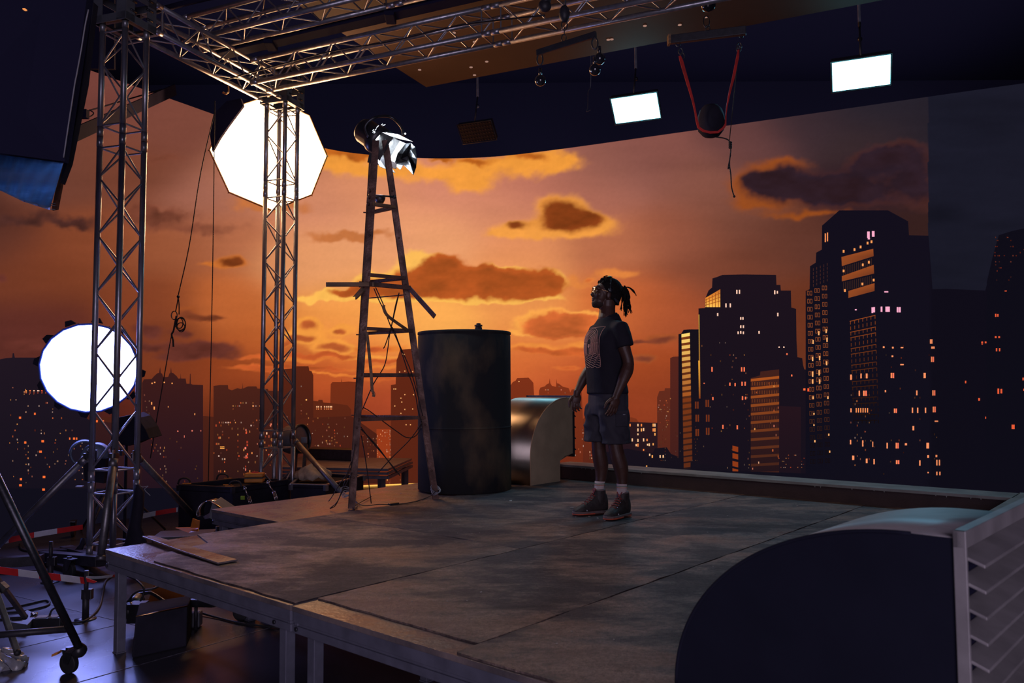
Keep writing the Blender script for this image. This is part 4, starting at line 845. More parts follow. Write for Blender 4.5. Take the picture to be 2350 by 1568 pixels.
b = MB(); b.sphere(LP(930, 307, LY), .008, 8); b.build('indicator_light', emat('lamp_indicator', (.9, .95, 1), 4), lamp)
area('film_lamp_beam', LC + aim * .02, LC + aim * 2, 0.2, 25, (0.85, 0.93, 1.0))
# ================================================================== TRUSSES
def truss_lattice(b, corners, dvec, length, z0, period, phase, r):
    """zig-zag webs on the four faces between chord i and i+1 along dvec."""
    for i in range(4):
        A, B = corners[i], corners[(i + 1) % 4]; t = z0 + (phase if i % 2 == 0 else phase + 0.0); k = 0
        pts = []
        tt = z0
        side = (i % 2)
        while tt <= length - z0 + 1e-6:
            base = A if side == 0 else B
            pts.append(base + dvec * tt); side = 1 - side; tt += period / 2
        for p, q in zip(pts[:-1], pts[1:]):
            e = (q - p) * 0.03; b.tube([p + e, q - e], r, 6, cap=False)
def truss_seg(parent, A, B, ex, ey, hw, rc=0.0265, rb=0.0085, period=0.5, frames=True, chord_names=True):
    d = (B - A).normalized(); L_ = (B - A).length
    offs = [(-1, -1), (1, -1), (1, 1), (-1, 1)]
    cor = [A + ex * (hw * a) + ey * (hw * c_) for a, c_ in offs]
    for c_ in cor:
        b = MB(); b.tube([c_, c_ + d * L_], rc, 14)
        for e0 in (0.0, L_ - .09):     # conical coupler ends
            b.tube([c_ + d * e0, c_ + d * (e0 + .09)], rc * 1.06, 14)
        b.build('chord', M['alu'], parent)
    n = max(1, round((L_ - .22) / (period / 2))); per = (L_ - .22) / n * 2
    b = MB(); truss_lattice(b, cor, d, L_, 0.11, per, 0, rb)
    if frames:
        for e0 in (0.10, L_ - .10):
            for i in range(4): b.tube([cor[i] + d * e0, cor[(i + 1) % 4] + d * e0], rb, 6, cap=False)
    b.build('lattice', M['alu'], parent)
def horiz(v): return Vector((v.x, v.y, 0)).normalized()
HW = 0.128
A0, A1 = Vector((-3.535, 7.2, 0)), Vector((-2.79, 9.47, 0)); dA = horiz(A1 - A0); dB = Vector((dA.y, -dA.x, 0))
def tower(name, label, bot, top, segz):
    t = thing(name, label, 'truss tower', bot, 'box truss towers')
    d = (top - bot).normalized()
    for z0, z1 in segz:
        a = bot + d * ((z0 - bot.z) / d.z); c_ = bot + d * ((z1 - bot.z) / d.z)
        truss_seg(t, a, c_, dA, dB, HW)
    return t
b1 = PY(258, 1262, 7.2); b1 = Vector((b1.x, b1.y, 0.14)); t1 = PY(287, 60, 7.2); t1 = Vector((t1.x, t1.y, t1.z))
T1 = tower('truss_tower', 'aluminium box truss tower at the left, standing in front of the round softbox', b1, t1, ((0.14, 0.78), (0.785, 3.87), (3.875, t1.z)))
b2 = PY(634, 1200, 9.47); b2 = Vector((b2.x, b2.y, 0.06)); t2 = PY(648, 240, 9.47)
T2 = tower('truss_tower', 'aluminium box truss tower in front of the bright eight-sided softbox', b2, t2, ((0.06, 1.0), (1.005, 3.95), (3.955, t2.z)))
def sleeve(parent, c, h, dA_, dB_):
    hw = HW + .055
    for nrm, tan in ((dA_, dB_), (-dA_, dB_), (dB_, dA_), (-dB_, dA_)):
        b = MB(); p = c + nrm * hw
        for a, w_ in ((-hw * .72, .1), (hw * .72, .1)): b.boxf(p + tan * a + Z * h / 2, tan * w_ / 2, nrm * .004, Z * h / 2)
        for z in (.03, h * .42, h - .03): b.boxf(p + Z * z, tan * hw, nrm * .004, Z * .035)
        b.build('sleeve_plate', M['greypanel'], parent)
    for a in (-1, 1):
        b = MB(); b.boxf(c + dA_ * hw * .8 * a + Z * .01, dB_ * hw, dA_ * .03, Z * .006); b.build('bottom_plate', M['steel'], parent)
        b = MB(); b.boxf(c + dB_ * hw * .8 * a + Z * .01, dA_ * hw, dB_ * .03, Z * .006); b.build('bottom_plate', M['steel'], parent)
    for k_ in range(5):
        for a in (-1, 1): b = MB(); b.tube([c + dB_ * hw * 1.02 - dA_ * (hw - .05) * a + Z * (.1 + .09 * k_), c + dB_ * hw * 1.02 - dA_ * (hw - .12) * a + Z * (.1 + .09 * k_)], .012, 6); b.build('roller', M['steel'], parent)
sleeve(T1, t1 - Z * .03, .62, dA, dB); sleeve(T2, t2 - Z * .03, .55, dA, dB)
# outriggers of the towers
def outrigger(parent, a, c_, r=0.030):
    b = MB(); d = (c_ - a).normalized(); b.tube([a + d * .05, c_], r, 14); b.tube([a + d * .03, a + d * .10], r * 1.15, 12); b.tube([c_ - d * .04, c_], r * 1.15, 12)
    h = Vector((d.x, d.y, 0)).normalized(); b.prism([a - h * .08 + Z * .05, a + h * .02 + Z * .05, a + d * .09 + Z * .02, a + d * .02 - Z * .05, a - h * .08 - Z * .04], d.cross(Z).normalized() * .01)
    b.build('outrigger_brace', M['aludull'], parent)
k1 = b1 + (t1 - b1).normalized() * (.99 - b1.z)
outrigger(T1, PY(312, 1046, 7.3), PZ(456, 1196, 0.14)); outrigger(T1, PY(203, 1046, 7.2), PY(-14, 1262, 7.3)); outrigger(T1, PY(262, 1046, 6.98), PY(231, 1287, 6.72), .033)
k2 = PY(676, 1010, 9.5); outrigger(T2, k2, PZ(800, 1150, 0.42))
for i, (x, y, Y_) in enumerate(((203, 1046, 7.2), (262, 1046, 7.0), (312, 1046, 7.3), (277, 1040, 7.38))):
    b = MB(); p = PY(x, y, Y_); b.boxf(p, Vector((.03, 0, 0)), Vector((0, .035, 0)), Z * .022); b.tube([p + Z * .02, p + Z * .06], .008, 8); b.build('clamp', M['steel'], T1)
# rolling base of tower 1
for a, c_ in ((PY(232, 1288, 6.9), PY(98, 1276, 7.5)), (PY(98, 1284, 7.2), PY(-60, 1296, 7.1)), (PY(150, 1263, 7.9), PY(240, 1288, 7.0)), (PY(70, 1275, 7.7), PY(215, 1265, 7.75))):
    b = MB(); b.bar(a, c_, .10, .085, Z); b.build('base_arm', M['blackpaint'], T1, bevel=.004)
def caster(parent, c, r, roll):
    f = MB(); f.disc(c - roll * .016, roll, .0, r, .032, 24); w_ = f.build('caster_wheel', M['rubber'], parent, bevel=.004)
    f = MB(); up = Z; fw = roll.cross(Z)
    for s_ in (-1, 1): f.prism([c + roll * .024 * s_ - fw * .015, c + roll * .024 * s_ + fw * .015, c + roll * .024 * s_ + fw * r * .9 + Z * r * 1.25, c + roll * .024 * s_ - fw * r * .5 + Z * r * 1.25], roll * .003)
    f.boxf(c + Z * r * 1.28 + fw * r * .2, roll * .03, fw * r * .8, Z * .005); f.build('caster_fork', M['steel'], parent)
caster(T1, Vector((*PZ(158, 1330, 0.0)[:2], .075)), .075, Vector((.5, .87, 0)))
b = MB(); p = PZ(158, 1330, 0); b.tube([Vector((p.x, p.y, .165)), Vector((p.x, p.y, .19))], .02, 10); b.build('caster_stem', M['steel'], T1)
caster(T1, Vector((*PZ(168, 1232, 0.0)[:2], .075)), .075, Vector((.9, .3, 0)))
b = MB(); b.boxf(PY(183, 1117, 7.4), Vector((.03, 0, 0)), Vector((0, .02, 0)), Z * .006); b.build('level_plate', M['aludull'], T1)
# top-rig trusses
zA = 4.95
ra, rb_ = Vector((t1.x, t1.y, t1.z + .16)), Vector((t2.x, t2.y, 5.14)); dd = (rb_ - ra).normalized()
TA = thing('rig_truss', 'aluminium box truss running overhead from the left tower to the far tower', 'truss', (ra + rb_) / 2)
sx_ = dd.cross(Z).normalized(); truss_seg(TA, ra + dd * .22, rb_ - dd * .22, sx_, sx_.cross(dd).normalized(), HW)
jB = ra + dd * ((8.87 - ra.y) / dd.y); dBB = Vector((0.910, -0.415, 0)).normalized(); zB = jB.z
TBt = thing('rig_truss', 'orange-lit aluminium box truss crossing the top of the picture above the ladder tower', 'truss', jB + dBB * 2)
sB = dBB.cross(Z).normalized(); s0 = jB + dBB * .16 - Z * 0.03
for i in range(2): truss_seg(TBt, s0 + dBB * (2.95 * i), s0 + dBB * (2.95 * (i + 1) - .004), sB, Z, HW)
zC = 5.40; cC = ra + dd * ((8.30 - ra.y) / dd.y); cC = Vector((cC.x, cC.y, zC))
TC = thing('rig_truss', 'dark box truss resting higher up, behind the black beam at the top left', 'truss', cC)
for i in range(0, 2): truss_seg(TC, cC + dBB * (2.5 * i - .3), cC + dBB * (2.5 * (i + 1) - .304), sB, Z, HW)
cD = cC - sB * .27 - Z * .13
b = MB(); b.bar(cD - dBB * .2, cD + dBB * 5.4, .17, .07, Z)
for k_ in (.5, 2.0): b.bar(cD + dBB * k_ - Z * .0 - sB * .1, cD + dBB * (k_ + .1) + sB * .1 - Z * .0, .10, .12, Z)
tag(b.build('rig_beam', M['black'], bevel=.01), 'flat black wrapped beam lying across the overhead trusses', 'beam')
b = MB(); b.tube(curve_pts([cC - dBB * 1.2 + Z * .16 + sB * .3, cC + Z * .2 + sB * .25, cC + dBB * 1.2 + Z * .19 + sB * .15, cC + dBB * 2.5 + Z * .17], 8), .03, 8); tag(b.build('cable_bundle', M['black']), 'thick black cable bundle draped along the highest truss', 'cable')
b = MB(); b.tube(curve_pts([PY(520, 182, 8.3), PY(600, 160, 8.0), PY(760, 118, 7.6), PY(900, 95, 7.3), PY(1060, 58, 6.8), PY(1250, 35, 6.3)], 6), .007, 6); tag(b.build('signal_cable', M['rubber']), 'thin black cable running along the lower chord of the orange-lit truss', 'cable')
# small rigging hooks under the left truss
b = MB(); b.tube(curve_pts([PY(524, 198, 8.6), PY(524, 210, 8.6), PY(519, 215, 8.6), PY(511, 212, 8.6)], 4), .01, 8); tag(b.build('rigging_hook', M['gold']), 'small yellowish steel hook hanging under the overhead truss', 'hook')
b = MB(); b.bar(PY(163, 313, 7.4), PY(402, 206, 9.9), .02, .13, Z); b.bar(PY(163, 266, 7.4), PY(372, 205, 9.8), .012, .012, Z); b.boxf(PY(192, 262, 7.6), Vector((.04, 0, 0)), Vector((0, .03, 0)), Z * .04)
b.tube(curve_pts([PY(192, 262, 7.6), PY(205, 268, 7.7), PY(215, 260, 7.8), PY(205, 252, 7.8)], 4), .006, 6)
tag(b.build('black_beam', M['black']), 'black beam with thin rails crossing the sky picture behind the left tower', 'beam')

# ================================================================== SOFTBOXES
def octabox(name, label, C, nrm, rad, n, depth, em, colr_, group=None, rot=0.0, sxy=1.0, rim=None):
    t = thing(name, label, 'softbox', C, group)
    x, y, d = frame(nrm)
    def P_(r, a, h): return C + x * (r * math.cos(a)) + y * (r * math.sin(a) * sxy) + d * h
    an = [rot + 2 * math.pi * i / n for i in range(n)]
    b = MB(); fr = [P_(rad * .985, a, 0) for a in an]
    for i in range(n):
        b.add([C + d * .015, fr[i], fr[(i + 1) % n]], [(0, 1, 2)])
    b.build('diffuser', emat(name + '_glow', em[0], em[1]), t)
    b = MB(); rr_ = [(rad, 0.03), (rad * 1.01, -.02), (rad * .86, -depth * .4), (rad * .5, -depth * .82), (.12, -depth)]
    rings = [[P_(r, a, h) for a in an] for r, h in rr_]
    b.loft(rings, cap=False, smooth=False); b.build('shell', colr_, t, solid=.006)
    b = MB(); b.tube([P_(rad * 1.0, a, .02) for a in an], .012, 6, closed=True); b.build('rim', rim or M['blackcloth'], t)
    b = MB(); b.tube([C - d * depth, C - d * (depth + .32)], .11, 16); b.build('lamp_head', M['blackplastic'], t)
    for a in an:
        b = MB(); b.tube([P_(.1, a, -depth * .98), P_(rad * .52, a, -depth * .84), P_(rad * .88, a, -depth * .42), P_(rad * 1.02, a, -.01)], .006, 5); b.build('rib_rod', M['steel'], t)
    return t
SC1 = PY(619, 352, 10.15)
octabox('octagonal_softbox', 'big eight-sided softbox glowing warm white behind the far truss tower', SC1, Vector((0.42, -1, -0.12)), 0.725, 8, .55, ((1.0, 0.53, 0.25), 26.0), M['blackcloth'], rot=R(-3), rim=M['gold'])
b = MB(); b.prism([PY(x, y, 9.72) for x, y in ((487, 348), (504, 318), (523, 290), (558, 243), (552, 226), (520, 232), (494, 258), (481, 305))], Vector((.01, .03, 0))); b.build('side_skirt', M['black'], bpy.data.objects['octagonal_softbox'])
SC2 = PY(206, 845, 8.25)
octabox('round_softbox', 'round softbox glowing bluish white behind the left truss tower', SC2, Vector((0.30, -1, -0.16)), 0.458, 20, .42, ((0.28, 0.33, 1.0), 30.0), M['blackcloth'], rot=R(5), rim=mat('blue_rim', (0.1, 0.2, 0.9), .5, noise=.1))
sbx = bpy.data.objects['round_softbox']; x, y, d = frame(Vector((0.30, -1, -0.16)))
for i in range(12):
    a = R(8 + 30 * i); p = SC2 + (x * math.cos(a) + y * math.sin(a)) * .47 - d * .02; rdir = (x * math.cos(a) + y * math.sin(a)); tn = (y * math.cos(a) - x * math.sin(a))
    b = MB(); b.prism([p - tn * .055, p + tn * .055, p + tn * .02 + rdir * .05, p - tn * .035 + rdir * .055], -d * .03); b.build('edge_tab', M['blackcloth'], sbx)
# stand of the round softbox
st = thing('light_stand', 'black stand carrying the round softbox behind the left tower', 'stand', Vector((SC2.x - .05, SC2.y + .62, 0)))
c0 = ORG['light_stand'] + Z * .0
b = MB(); b.tube([c0 + Z * .05, c0 + Z * 1.72], .02, 10); b.build('pole', M['blackpaint'], st)
b = MB(); b.bar(c0 + Z * 1.72 + Vector((0, .0, 0)), c0 + Z * 1.84 + Vector((0.02, -.18, 0)), .04, .05); b.build('bracket', M['blackpaint'], st)
for a in (30, 150, 270):
    e_ = Vector((math.cos(R(a)), math.sin(R(a)), 0)); b = MB(); b.tube([c0 + Z * .6 + e_ * .02, c0 + e_ * .55 + Z * .012], .012, 8); b.build('leg', M['blackpaint'], st)
# cyan panels over the wall
def led_panel(label, px, py, Y_, on, w_=.66, h=.40, tilt=-0.45, yaw=0.0, name='led_panel'):
    C_ = PY(px, py, Y_); nrm = (Vector((0.9 * 2.2 - C_.x, 5.6 - C_.y, 0.8 - C_.z))).normalized()
    xh = Vector((0.925, -0.38, 0)).normalized(); nrm = (nrm - xh * nrm.dot(xh)).normalized(); up = xh.cross(nrm) * -1
    if up.z < 0: up = -up
    t = thing(name, label, 'stage light', C_)
    b = MB(); b.boxf(C_ - nrm * .05, xh * w_ / 2, up * h / 2, nrm * .045); b.build('housing', M['blackplastic'], t, bevel=.008)
    if on:
        b = MB(); b.boxf(C_, xh * (w_ / 2 - .012), up * (h / 2 - .016), nrm * .003); b.build('led_face', emat('cyan_led_glow', (0.25, 0.85, 1.0), 9.0), t)
    else:
        for i in range(12):
            for j in range(6): b = MB(); b.sphere(C_ + xh * (w_ * .9 * (i / 11 - .5)) + up * (h * .85 * (j / 5 - .5)), .011, 6); b.build('led_cell', M['dim'], t)
    b = MB(); b.boxf(C_ - nrm * .01, xh * (w_ / 2 + .01), up * .008, nrm * .03); 
    b = MB(); ring = [C_ + xh * a * (w_ / 2 + .005) + up * c_ * (h / 2 + .005) for a, c_ in ((-1, -1), (1, -1), (1, 1), (-1, 1))]; b.tube(ring, .008, 6, closed=True); b.build('bezel', M['blackplastic'], t)
    b = MB(); top = C_ + Z * .55; b.tube([C_ + up * h / 2 - nrm * .05, top - nrm * .05 + Vector((0, .0, 0))], .012, 8); b.tube([top - nrm * .05, Vector((top.x, top.y, 7.6)) - nrm * .05], .018, 8); b.sphere(C_ + Z * .40 - nrm * .05, .03, 8); b.build('hanger', M['steel'], t)
led_panel('bright cyan-white light panel left of the red sling, above the wall', 1459, 249, 11.0, True)
led_panel('bright cyan-white light panel at the upper right corner', 1976, 169, 9.4, True)
led_panel('unlit panel of small light cells above the middle of the wall', 1094, 304, 12.4, False, .58, .32)
spot('cyan_panel_beam', PY(1459, 249, 10.8), PZ(1500, 1250, DECK), 95, (0.22, 0.62, 1.0), 80, .9, .25)
spot('cyan_panel_beam', PY(1976, 169, 9.2), PZ(1850, 1290, DECK), 150, (0.22, 0.66, 1.0), 85, .9, .25)

# ================================================================== RIGGING
def link(b, c, r, th, up=Z, nrm=Vector((0, 1, 0)), st_=1.7):
    b.torus(c, nrm, r, th, 20, 8, stretch=st_, up=Z)
YR = 7.0
sp = thing('spreader_bar', 'black spreader bar hanging under the overhead truss with shackles and polished hooks', 'rigging', PY(1298, 100, YR))
b = MB(); b.bar(PY(1232, 122, YR), PY(1368, 79, YR - .3), .03, .055, Z); b.build('bar', M['blackpaint'], sp, bevel=.004)
b = MB(); b.sphere(PY(1295, 32, YR), (.05, .05, .08), 12); b.prism([PY(1284, 20, YR), PY(1306, 20, YR), PY(1299, 52, YR), PY(1291, 52, YR)], Vector((0, .05, 0))); b.build('hoist_block', M['blackpaint'], sp)
b = MB(); link(b, PY(1295, 58, YR), .026, .006); b.tube([PY(1295, 62, YR), PY(1295, 82, YR)], .005, 6); link(b, PY(1294, 88, YR), .02, .005); b.build('chain', M['steel'], sp)
for (x, y, Y_) in ((1239, 137, YR), (1365, 100, YR - .3)):
    b = MB(); link(b, PY(x, y, Y_), .026, .007, st_=1.9); b.build('shackle', M['steel'], sp)
for (x, y, Y_, r) in ((1240, 185, YR, .050), (1376, 135, YR - .2, .050), (1365, 160, YR - .3, .050)):
    b = MB(); c = PY(x, y, Y_); b.sphere(c, r, 24); b.tube([c + Z * r * .8, c + Z * (r + .06)], .015, 8); b.build('hook_ball', M['glassball'], sp)
b = MB(); b.sphere(PY(1250, 14, YR), (.06, .05, .06), 12); b.sphere(PY(1252, 0, YR), (.05, .05, .05), 12); tag(b.build('chain_motor', M['blackpaint']), 'dark rounded hoist motor clinging to the truss beside the spreader bar', 'motor')
b = MB(); b.tube(curve_pts([Vector((PY(1356, 178, 11.5).x, 11.5, 7.59)), PY(1356, 178, 11.5), PY(1350, 210, 11.5), PY(1349, 245, 11.5), PY(1346, 256, 11.5), PY(1356, 252, 11.5)], 5), .006, 6); tag(b.build('hanging_cord', M['greypanel']), 'thin grey cord dangling from the dark ceiling right of the unlit panel', 'cord')
# weight bag in red slings
YS = 7.4
sl = thing('sling_rig', 'black bar with red lifting slings cradling a dark round weight at the top right', 'rigging', PY(1632, 180, YS))
bl, br_ = PY(1535, 92, YS), PY(1712, 70, YS - .2)
b = MB(); b.bar(bl, br_, .05, .08, Z); b.build('bar', M['blackpaint'], sl, bevel=.006)
b = MB(); b.bar(bl - Vector((.01, 0, 0)), bl + Vector((.012, 0, 0)), .075, .09, Z); b.build('end_block', M['wood'], sl)
for pts in ([(1556, 100), (1562, 118), (1566, 128)], [(1701, 80), (1697, 105), (1695, 112)]):
    b = MB(); Pp = [PY(x, y, YS) for x, y in pts]
    for p in Pp: link(b, p, .02, .005, st_=1.5)
    b.build('chain', M['steel'], sl)
def strap(pts, ws, dy=0.0):
    b = MB(); pp = [PY(x, y, YS + dy) for x, y in pts]
    n = len(pp); vs_ = []
    for i in range(n):
        d = (pp[min(i + 1, n - 1)] - pp[max(i - 1, 0)]).normalized(); s_ = d.cross(Vector((0, -1, 0))).normalized() * ws[i] / 2
        vs_ += [pp[i] - s_, pp[i] + s_, pp[i] + s_ + Vector((0, .006, 0)), pp[i] - s_ + Vector((0, .006, 0))]
    b.loft([vs_[4 * i:4 * i + 4] for i in range(n)], smooth=False); b.build('red_sling', M['red'], sl)
strap([(1560, 128), (1564, 140), (1577, 185), (1590, 230), (1596, 258), (1599, 275), (1603, 292), (1614, 300), (1630, 304), (1648, 303), (1660, 294), (1665, 286)], [.02, .032, .028, .020, .016, .022, .022, .022, .022, .022, .022, .02], -.12)
strap([(1695, 114), (1693, 130), (1684, 175), (1674, 215), (1668, 245), (1666, 262), (1665, 286)], [.014, .026, .025, .018, .012, .012, .016], -.05)
b = MB(); c = PY(1632, 278, YS); rings = []
for h, r in ((-.155, .03), (-.14, .075), (-.09, .115), (-.02, .125), (.05, .118), (.11, .098), (.145, .065), (.155, .02)):
    rings.append([c + Vector((r * math.cos(2 * math.pi * j / 20) * (1 + .05 * math.sin(3 * j)), r * math.sin(2 * math.pi * j / 20), h)) for j in range(20)])
b.loft(rings); b.build('weight_bag', M['blackcloth'], sl)
b = MB(); b.tube(curve_pts([PY(1640, 314, YS), PY(1660, 317, YS), PY(1672, 322, YS), PY(1675, 330, YS)], 5), .006, 6)
b.tube([PY(1695, 112, YS), PY(1684, 225, YS), PY(1674, 322, YS)], .004, 6)
b.tube(curve_pts([PY(1675, 325, YS), PY(1677, 345, YS), PY(1674, 375, YS), PY(1677, 400, YS), PY(1679, 430, YS), PY(1685, 452, YS)], 6), .006, 6); b.sphere(PY(1685, 451, YS), .012, 8)
b.tube(curve_pts([PY(1677, 355, YS), PY(1672, 378, YS), PY(1671, 388, YS), PY(1675, 380, YS)], 5), .005, 6)
for k_ in range(4): b.torus(PY(1676, 327 + 4 * k_, YS), Vector((.2, .1, 1)), .011, .007, 12, 6)
b.build('hanging_rope', M['rope'], sl)
b = MB(); cc = PY(1625, 10, YS); b.sphere(cc, (.075, .06, .075), 16); b.build('hoist_ball', M['glassball'], sl)
b = MB(); link(b, PY(1621, 50, YS), .028, .006, st_=2.0); link(b, PY(1624, 66, YS), .02, .005); b.tube([cc, Vector((cc.x, cc.y, 5.79))], .01, 6); b.build('chain', M['steel'], sl)
b = MB(); q = PY(1298, 32, YR); b.tube([q, Vector((q.x, q.y, 5.79))], .008, 6); b.build('drop_chain', M['steel'], sp)
# ropes at left
wire('guy_rope', [PY(493, 255, 9.3), PY(460, 400, 9.2), PY(435, 560, 9.1), PY(409, 678, 9.0)], .006, M['rope'], 'thin dark rope slanting down from the top of the left softbox to a knot', 'rope')
kr = thing('knotted_rope', 'dark rope with a carabiner and a coiled knot hanging left of the far tower', 'rope', PY(405, 735, 9.0))
b = MB(); b.sphere(PY(409, 681, 9.0), .018, 8); b.tube(curve_pts([PY(409, 681, 9), PY(407, 695, 9), PY(403, 715, 9)], 4), .006, 6); b.tube(curve_pts([PY(409, 681, 9), PY(411, 700, 9), PY(411, 722, 9)], 4), .006, 6)
for k_, (cx, cy_, rw, rh) in enumerate(((414, 744, 12, 14), (416, 745, 10, 17), (412, 742, 8, 12), (415, 750, 9, 9))):
    b.tube([PY(cx + rw * math.cos(a_), cy_ + rh * math.sin(a_), 9.0 + .012 * math.sin(2 * a_ + k_)) for a_ in [2 * math.pi * i / 16 for i in range(16)]], .006, 6, closed=True)
b.tube(curve_pts([PY(405, 725, 9), PY(401, 745, 9), PY(398, 760, 9), PY(394, 768, 9), PY(397, 780, 9), PY(398, 796, 9)], 5), .010, 6)
b.tube(curve_pts([PY(394, 768, 9), PY(388, 800, 8.95), PY(374, 880, 8.9), PY(360, 960, 8.9), PY(345, 1052, 8.9)], 5), .006, 6)
b.build('rope_coil', M['rope'], kr)
b = MB(); b.torus(PY(400, 724, 9), Vector((0, 1, 0)), .033, .006, 18, 6, stretch=1.45, up=Z); b.build('carabiner', M['steel'], kr)
wire('guy_rope', [PY(493, 232, 9.3), PY(488, 620, 9.25), PY(478, 1108, 9.2)], .0055, M['rope'], 'thin straight vertical rope just left of the far truss tower', 'rope')

# ================================================================== OVERHEAD FLAG AT LEFT
fg = thing('overhead_light_box', 'large black hanging light box at the top left with blue cloth below', 'light box', PY(80, 200, 4.3))
YF = 4.3
b = MB(); b.prism([PY(-260, -120, YF - .5), PY(215, -120, YF + .1), PY(204, 5, YF + .1), PY(148, 371, YF), PY(-200, 325, YF - .5)], Vector((0, .04, 0))); b.build('black_skirt', M['black'], fg)
b = MB(); b.prism([PY(204, 5, YF + .14), PY(215, 5, YF + .14), PY(193, 190, YF + .14), PY(156, 372, YF + .14), PY(138, 420, YF + .14), PY(146, 371, YF + .14)], Vector((0, .05, 0))); b.build('side_flap', M['blackcloth'], fg)
b = MB(); b.tube(curve_pts([PY(203, 22, YF - .01), PY(195, 60, YF - .01), PY(187, 110, YF - .01), PY(176, 170, YF - .01), PY(172, 190, YF - .01), PY(165, 235, YF - .01), PY(155, 300, YF - .01), PY(146, 362, YF - .01)], 4), .0035, 6); b.build('edge_cord', M['cord'], fg)
b = MB(); rows = []
top = [(-200, 322), (0, 346), (60, 357), (146, 371)]; bot_ = [(-220, 400), (0, 437), (52, 462), (114, 482)]
nI, nJ = 40, 16
for j in range(nJ + 1):
    row = []
    for i in range(nI + 1):
        t = i / nI; s_ = j / nJ
        def itp(L__):
            k_ = min(2, int(t * 3)); f = t * 3 - k_; return (L__[k_][0] * (1 - f) + L__[k_ + 1][0] * f, L__[k_][1] * (1 - f) + L__[k_ + 1][1] * f)
        a, c_ = itp(top), itp(bot_); x = a[0] * (1 - s_) + c_[0] * s_; y = a[1] * (1 - s_) + c_[1] * s_
        row.append(PY(x, y, YF + .02 + .25 * s_ + .012 * math.sin(t * 40 + 5 * s_) + .02 * math.sin(s_ * 9 + 3 * t)))
    rows.append(row)
vs_ = [p for r_ in rows for p in r_]; w1 = nI + 1
b.add(vs_, [(j * w1 + i, j * w1 + i + 1, (j + 1) * w1 + i + 1, (j + 1) * w1 + i) for j in range(nJ) for i in range(nI)], True); b.build('blue_cloth', M['blue'], fg, solid=.002, label='blue satin cloth hanging below the black skirt')
b = MB(); b.prism([PY(138, 380, YF + .2), PY(150, 376, YF + .25), PY(130, 480, YF + .3), PY(118, 482, YF + .27)], Vector((0, .02, 0))); b.build('brown_edge', mat('brown_velvet', (0.16, 0.05, 0.03), .8, noise=.5, scale=30), fg)
for k_, yy in enumerate((468, 472, 480)):
    b = MB(); b.tube([PY(114, yy, YF + .25), PY(127, yy - 1 + k_, YF + .27)], .002, 5); b.build('tie', M['cord'], fg)
b = MB(); b.boxf(PY(57, 22, YF - .22), Vector((.006, 0, 0)), Vector((0, .01, 0)), Z * .003); b.build('pilot_light', emat('pilot_glow', (1, .35, .1), .9), fg, label='tiny orange pilot light')
b = MB(); b.prism([PY(x, y, 7.95) for x, y in ((186, 157), (236, 158), (262, 158), (262, -40), (186, -40))], Vector((0, .03, 0))); tag(b.build('black_flag', M['black']), 'narrow black flag hanging behind the top of the left tower', 'flag')
# ================================================================== BACKGROUND GEAR BEHIND THE STAGE
# riser table far behind
rt = thing('riser_table', 'grey riser table standing on the floor behind the cases and the tower', 'table', PZ(800, 1090, 0))
ZT = 0.60
ra_, rb2 = PZ(640, 1072, ZT), PZ(890, 1076, ZT); rc2 = PZ(945, 1052, ZT); rd2 = PZ(690, 1048, ZT)
b = MB(); b.prism([ra_, rb2, rc2, rd2], -Z * .03); b.build('table_top', M['deckframe'], rt, bevel=.003)
for a, c_ in ((ra_, rb2), (rb2, rc2)):
    for dz, h in ((-.06, .022), (-.11, .03)):
        b = MB(); b.bar(a + Z * dz, c_ + Z * dz, .03, h * 1.2, Z); b.build('rail', M['deckframe'], rt)
for p in (rb2 + (rd2 - rb2) * .06, rc2 + (rd2 - rc2) * .06, ra_ + (rc2 - ra_) * .06, rd2 + (ra_ - rd2) * .06):
    b = MB(); b.boxf(Vector((p.x, p.y, .24)), U * .035, V * .035, Z * .24); b.build('leg', M['deckframe'], rt)
def case_box(name, label, P, h, lid, mt, edge, cat='case', walls=0.02):
    """open-topped tray / case: P = 4 top corners (near-left, near-right, far-right, far-left)"""
    c = sum(P, Vector()) / 4
    t = thing(name, label, cat, Vector((c.x, c.y, P[0].z - h)))
    n = len(P)
    for i in range(n):
        a, q = P[i], P[(i + 1) % n]; inn = (c - (a + q) / 2); inn.z = 0; inn.normalize()
        b = MB(); b.prism([a, q, q - Z * h, a - Z * h], inn * walls); b.build('case_wall', mt, t)
        b = MB(); b.bar(a + Z * .004, q + Z * .004, .028, .012, Z); b.build('metal_edge', edge, t)
    b = MB(); b.prism([p - Z * lid for p in P], -Z * .01); b.build('case_tray', mt, t)
    for p in P: b = MB(); b.boxf(p - Z * .03, U * .02, V * .02, Z * .03); b.build('corner_guard', edge, t)
    return t
zc1 = .54
c1 = [PZ(411, 1114, zc1), PZ(534, 1120, zc1), PZ(662, 1102, zc1), PZ(548, 1099, zc1)]
cs1 = case_box('equipment_case', 'long black equipment case with rope handles behind the left part of the stage', c1, zc1 - .01, .05, M['blackcloth'], M['blackpaint'])
for (x, y) in ((423, 1105), (511, 1095), (540, 1112)):
    b = MB(); p = PZ(x, y, zc1 + .03); b.tube(curve_pts([p + Vector((-.07, 0, -.03)), p + Vector((-.05, 0, .02)), p + Vector((0, 0, .035)), p + Vector((.05, 0, .02)), p + Vector((.07, 0, -.03))], 5), .010, 6); b.build('handle', M['rubber'], cs1)
for (x, y) in ((429, 1110), (523, 1098), (522, 1113), (527, 1116)):
    b = MB(); p = PZ(x, y, zc1 + .015); b.boxf(p, Vector((.045, 0, 0)), Vector((0, .01, 0)), Z * .004); b.build('label_tape', M['yellow'], cs1)
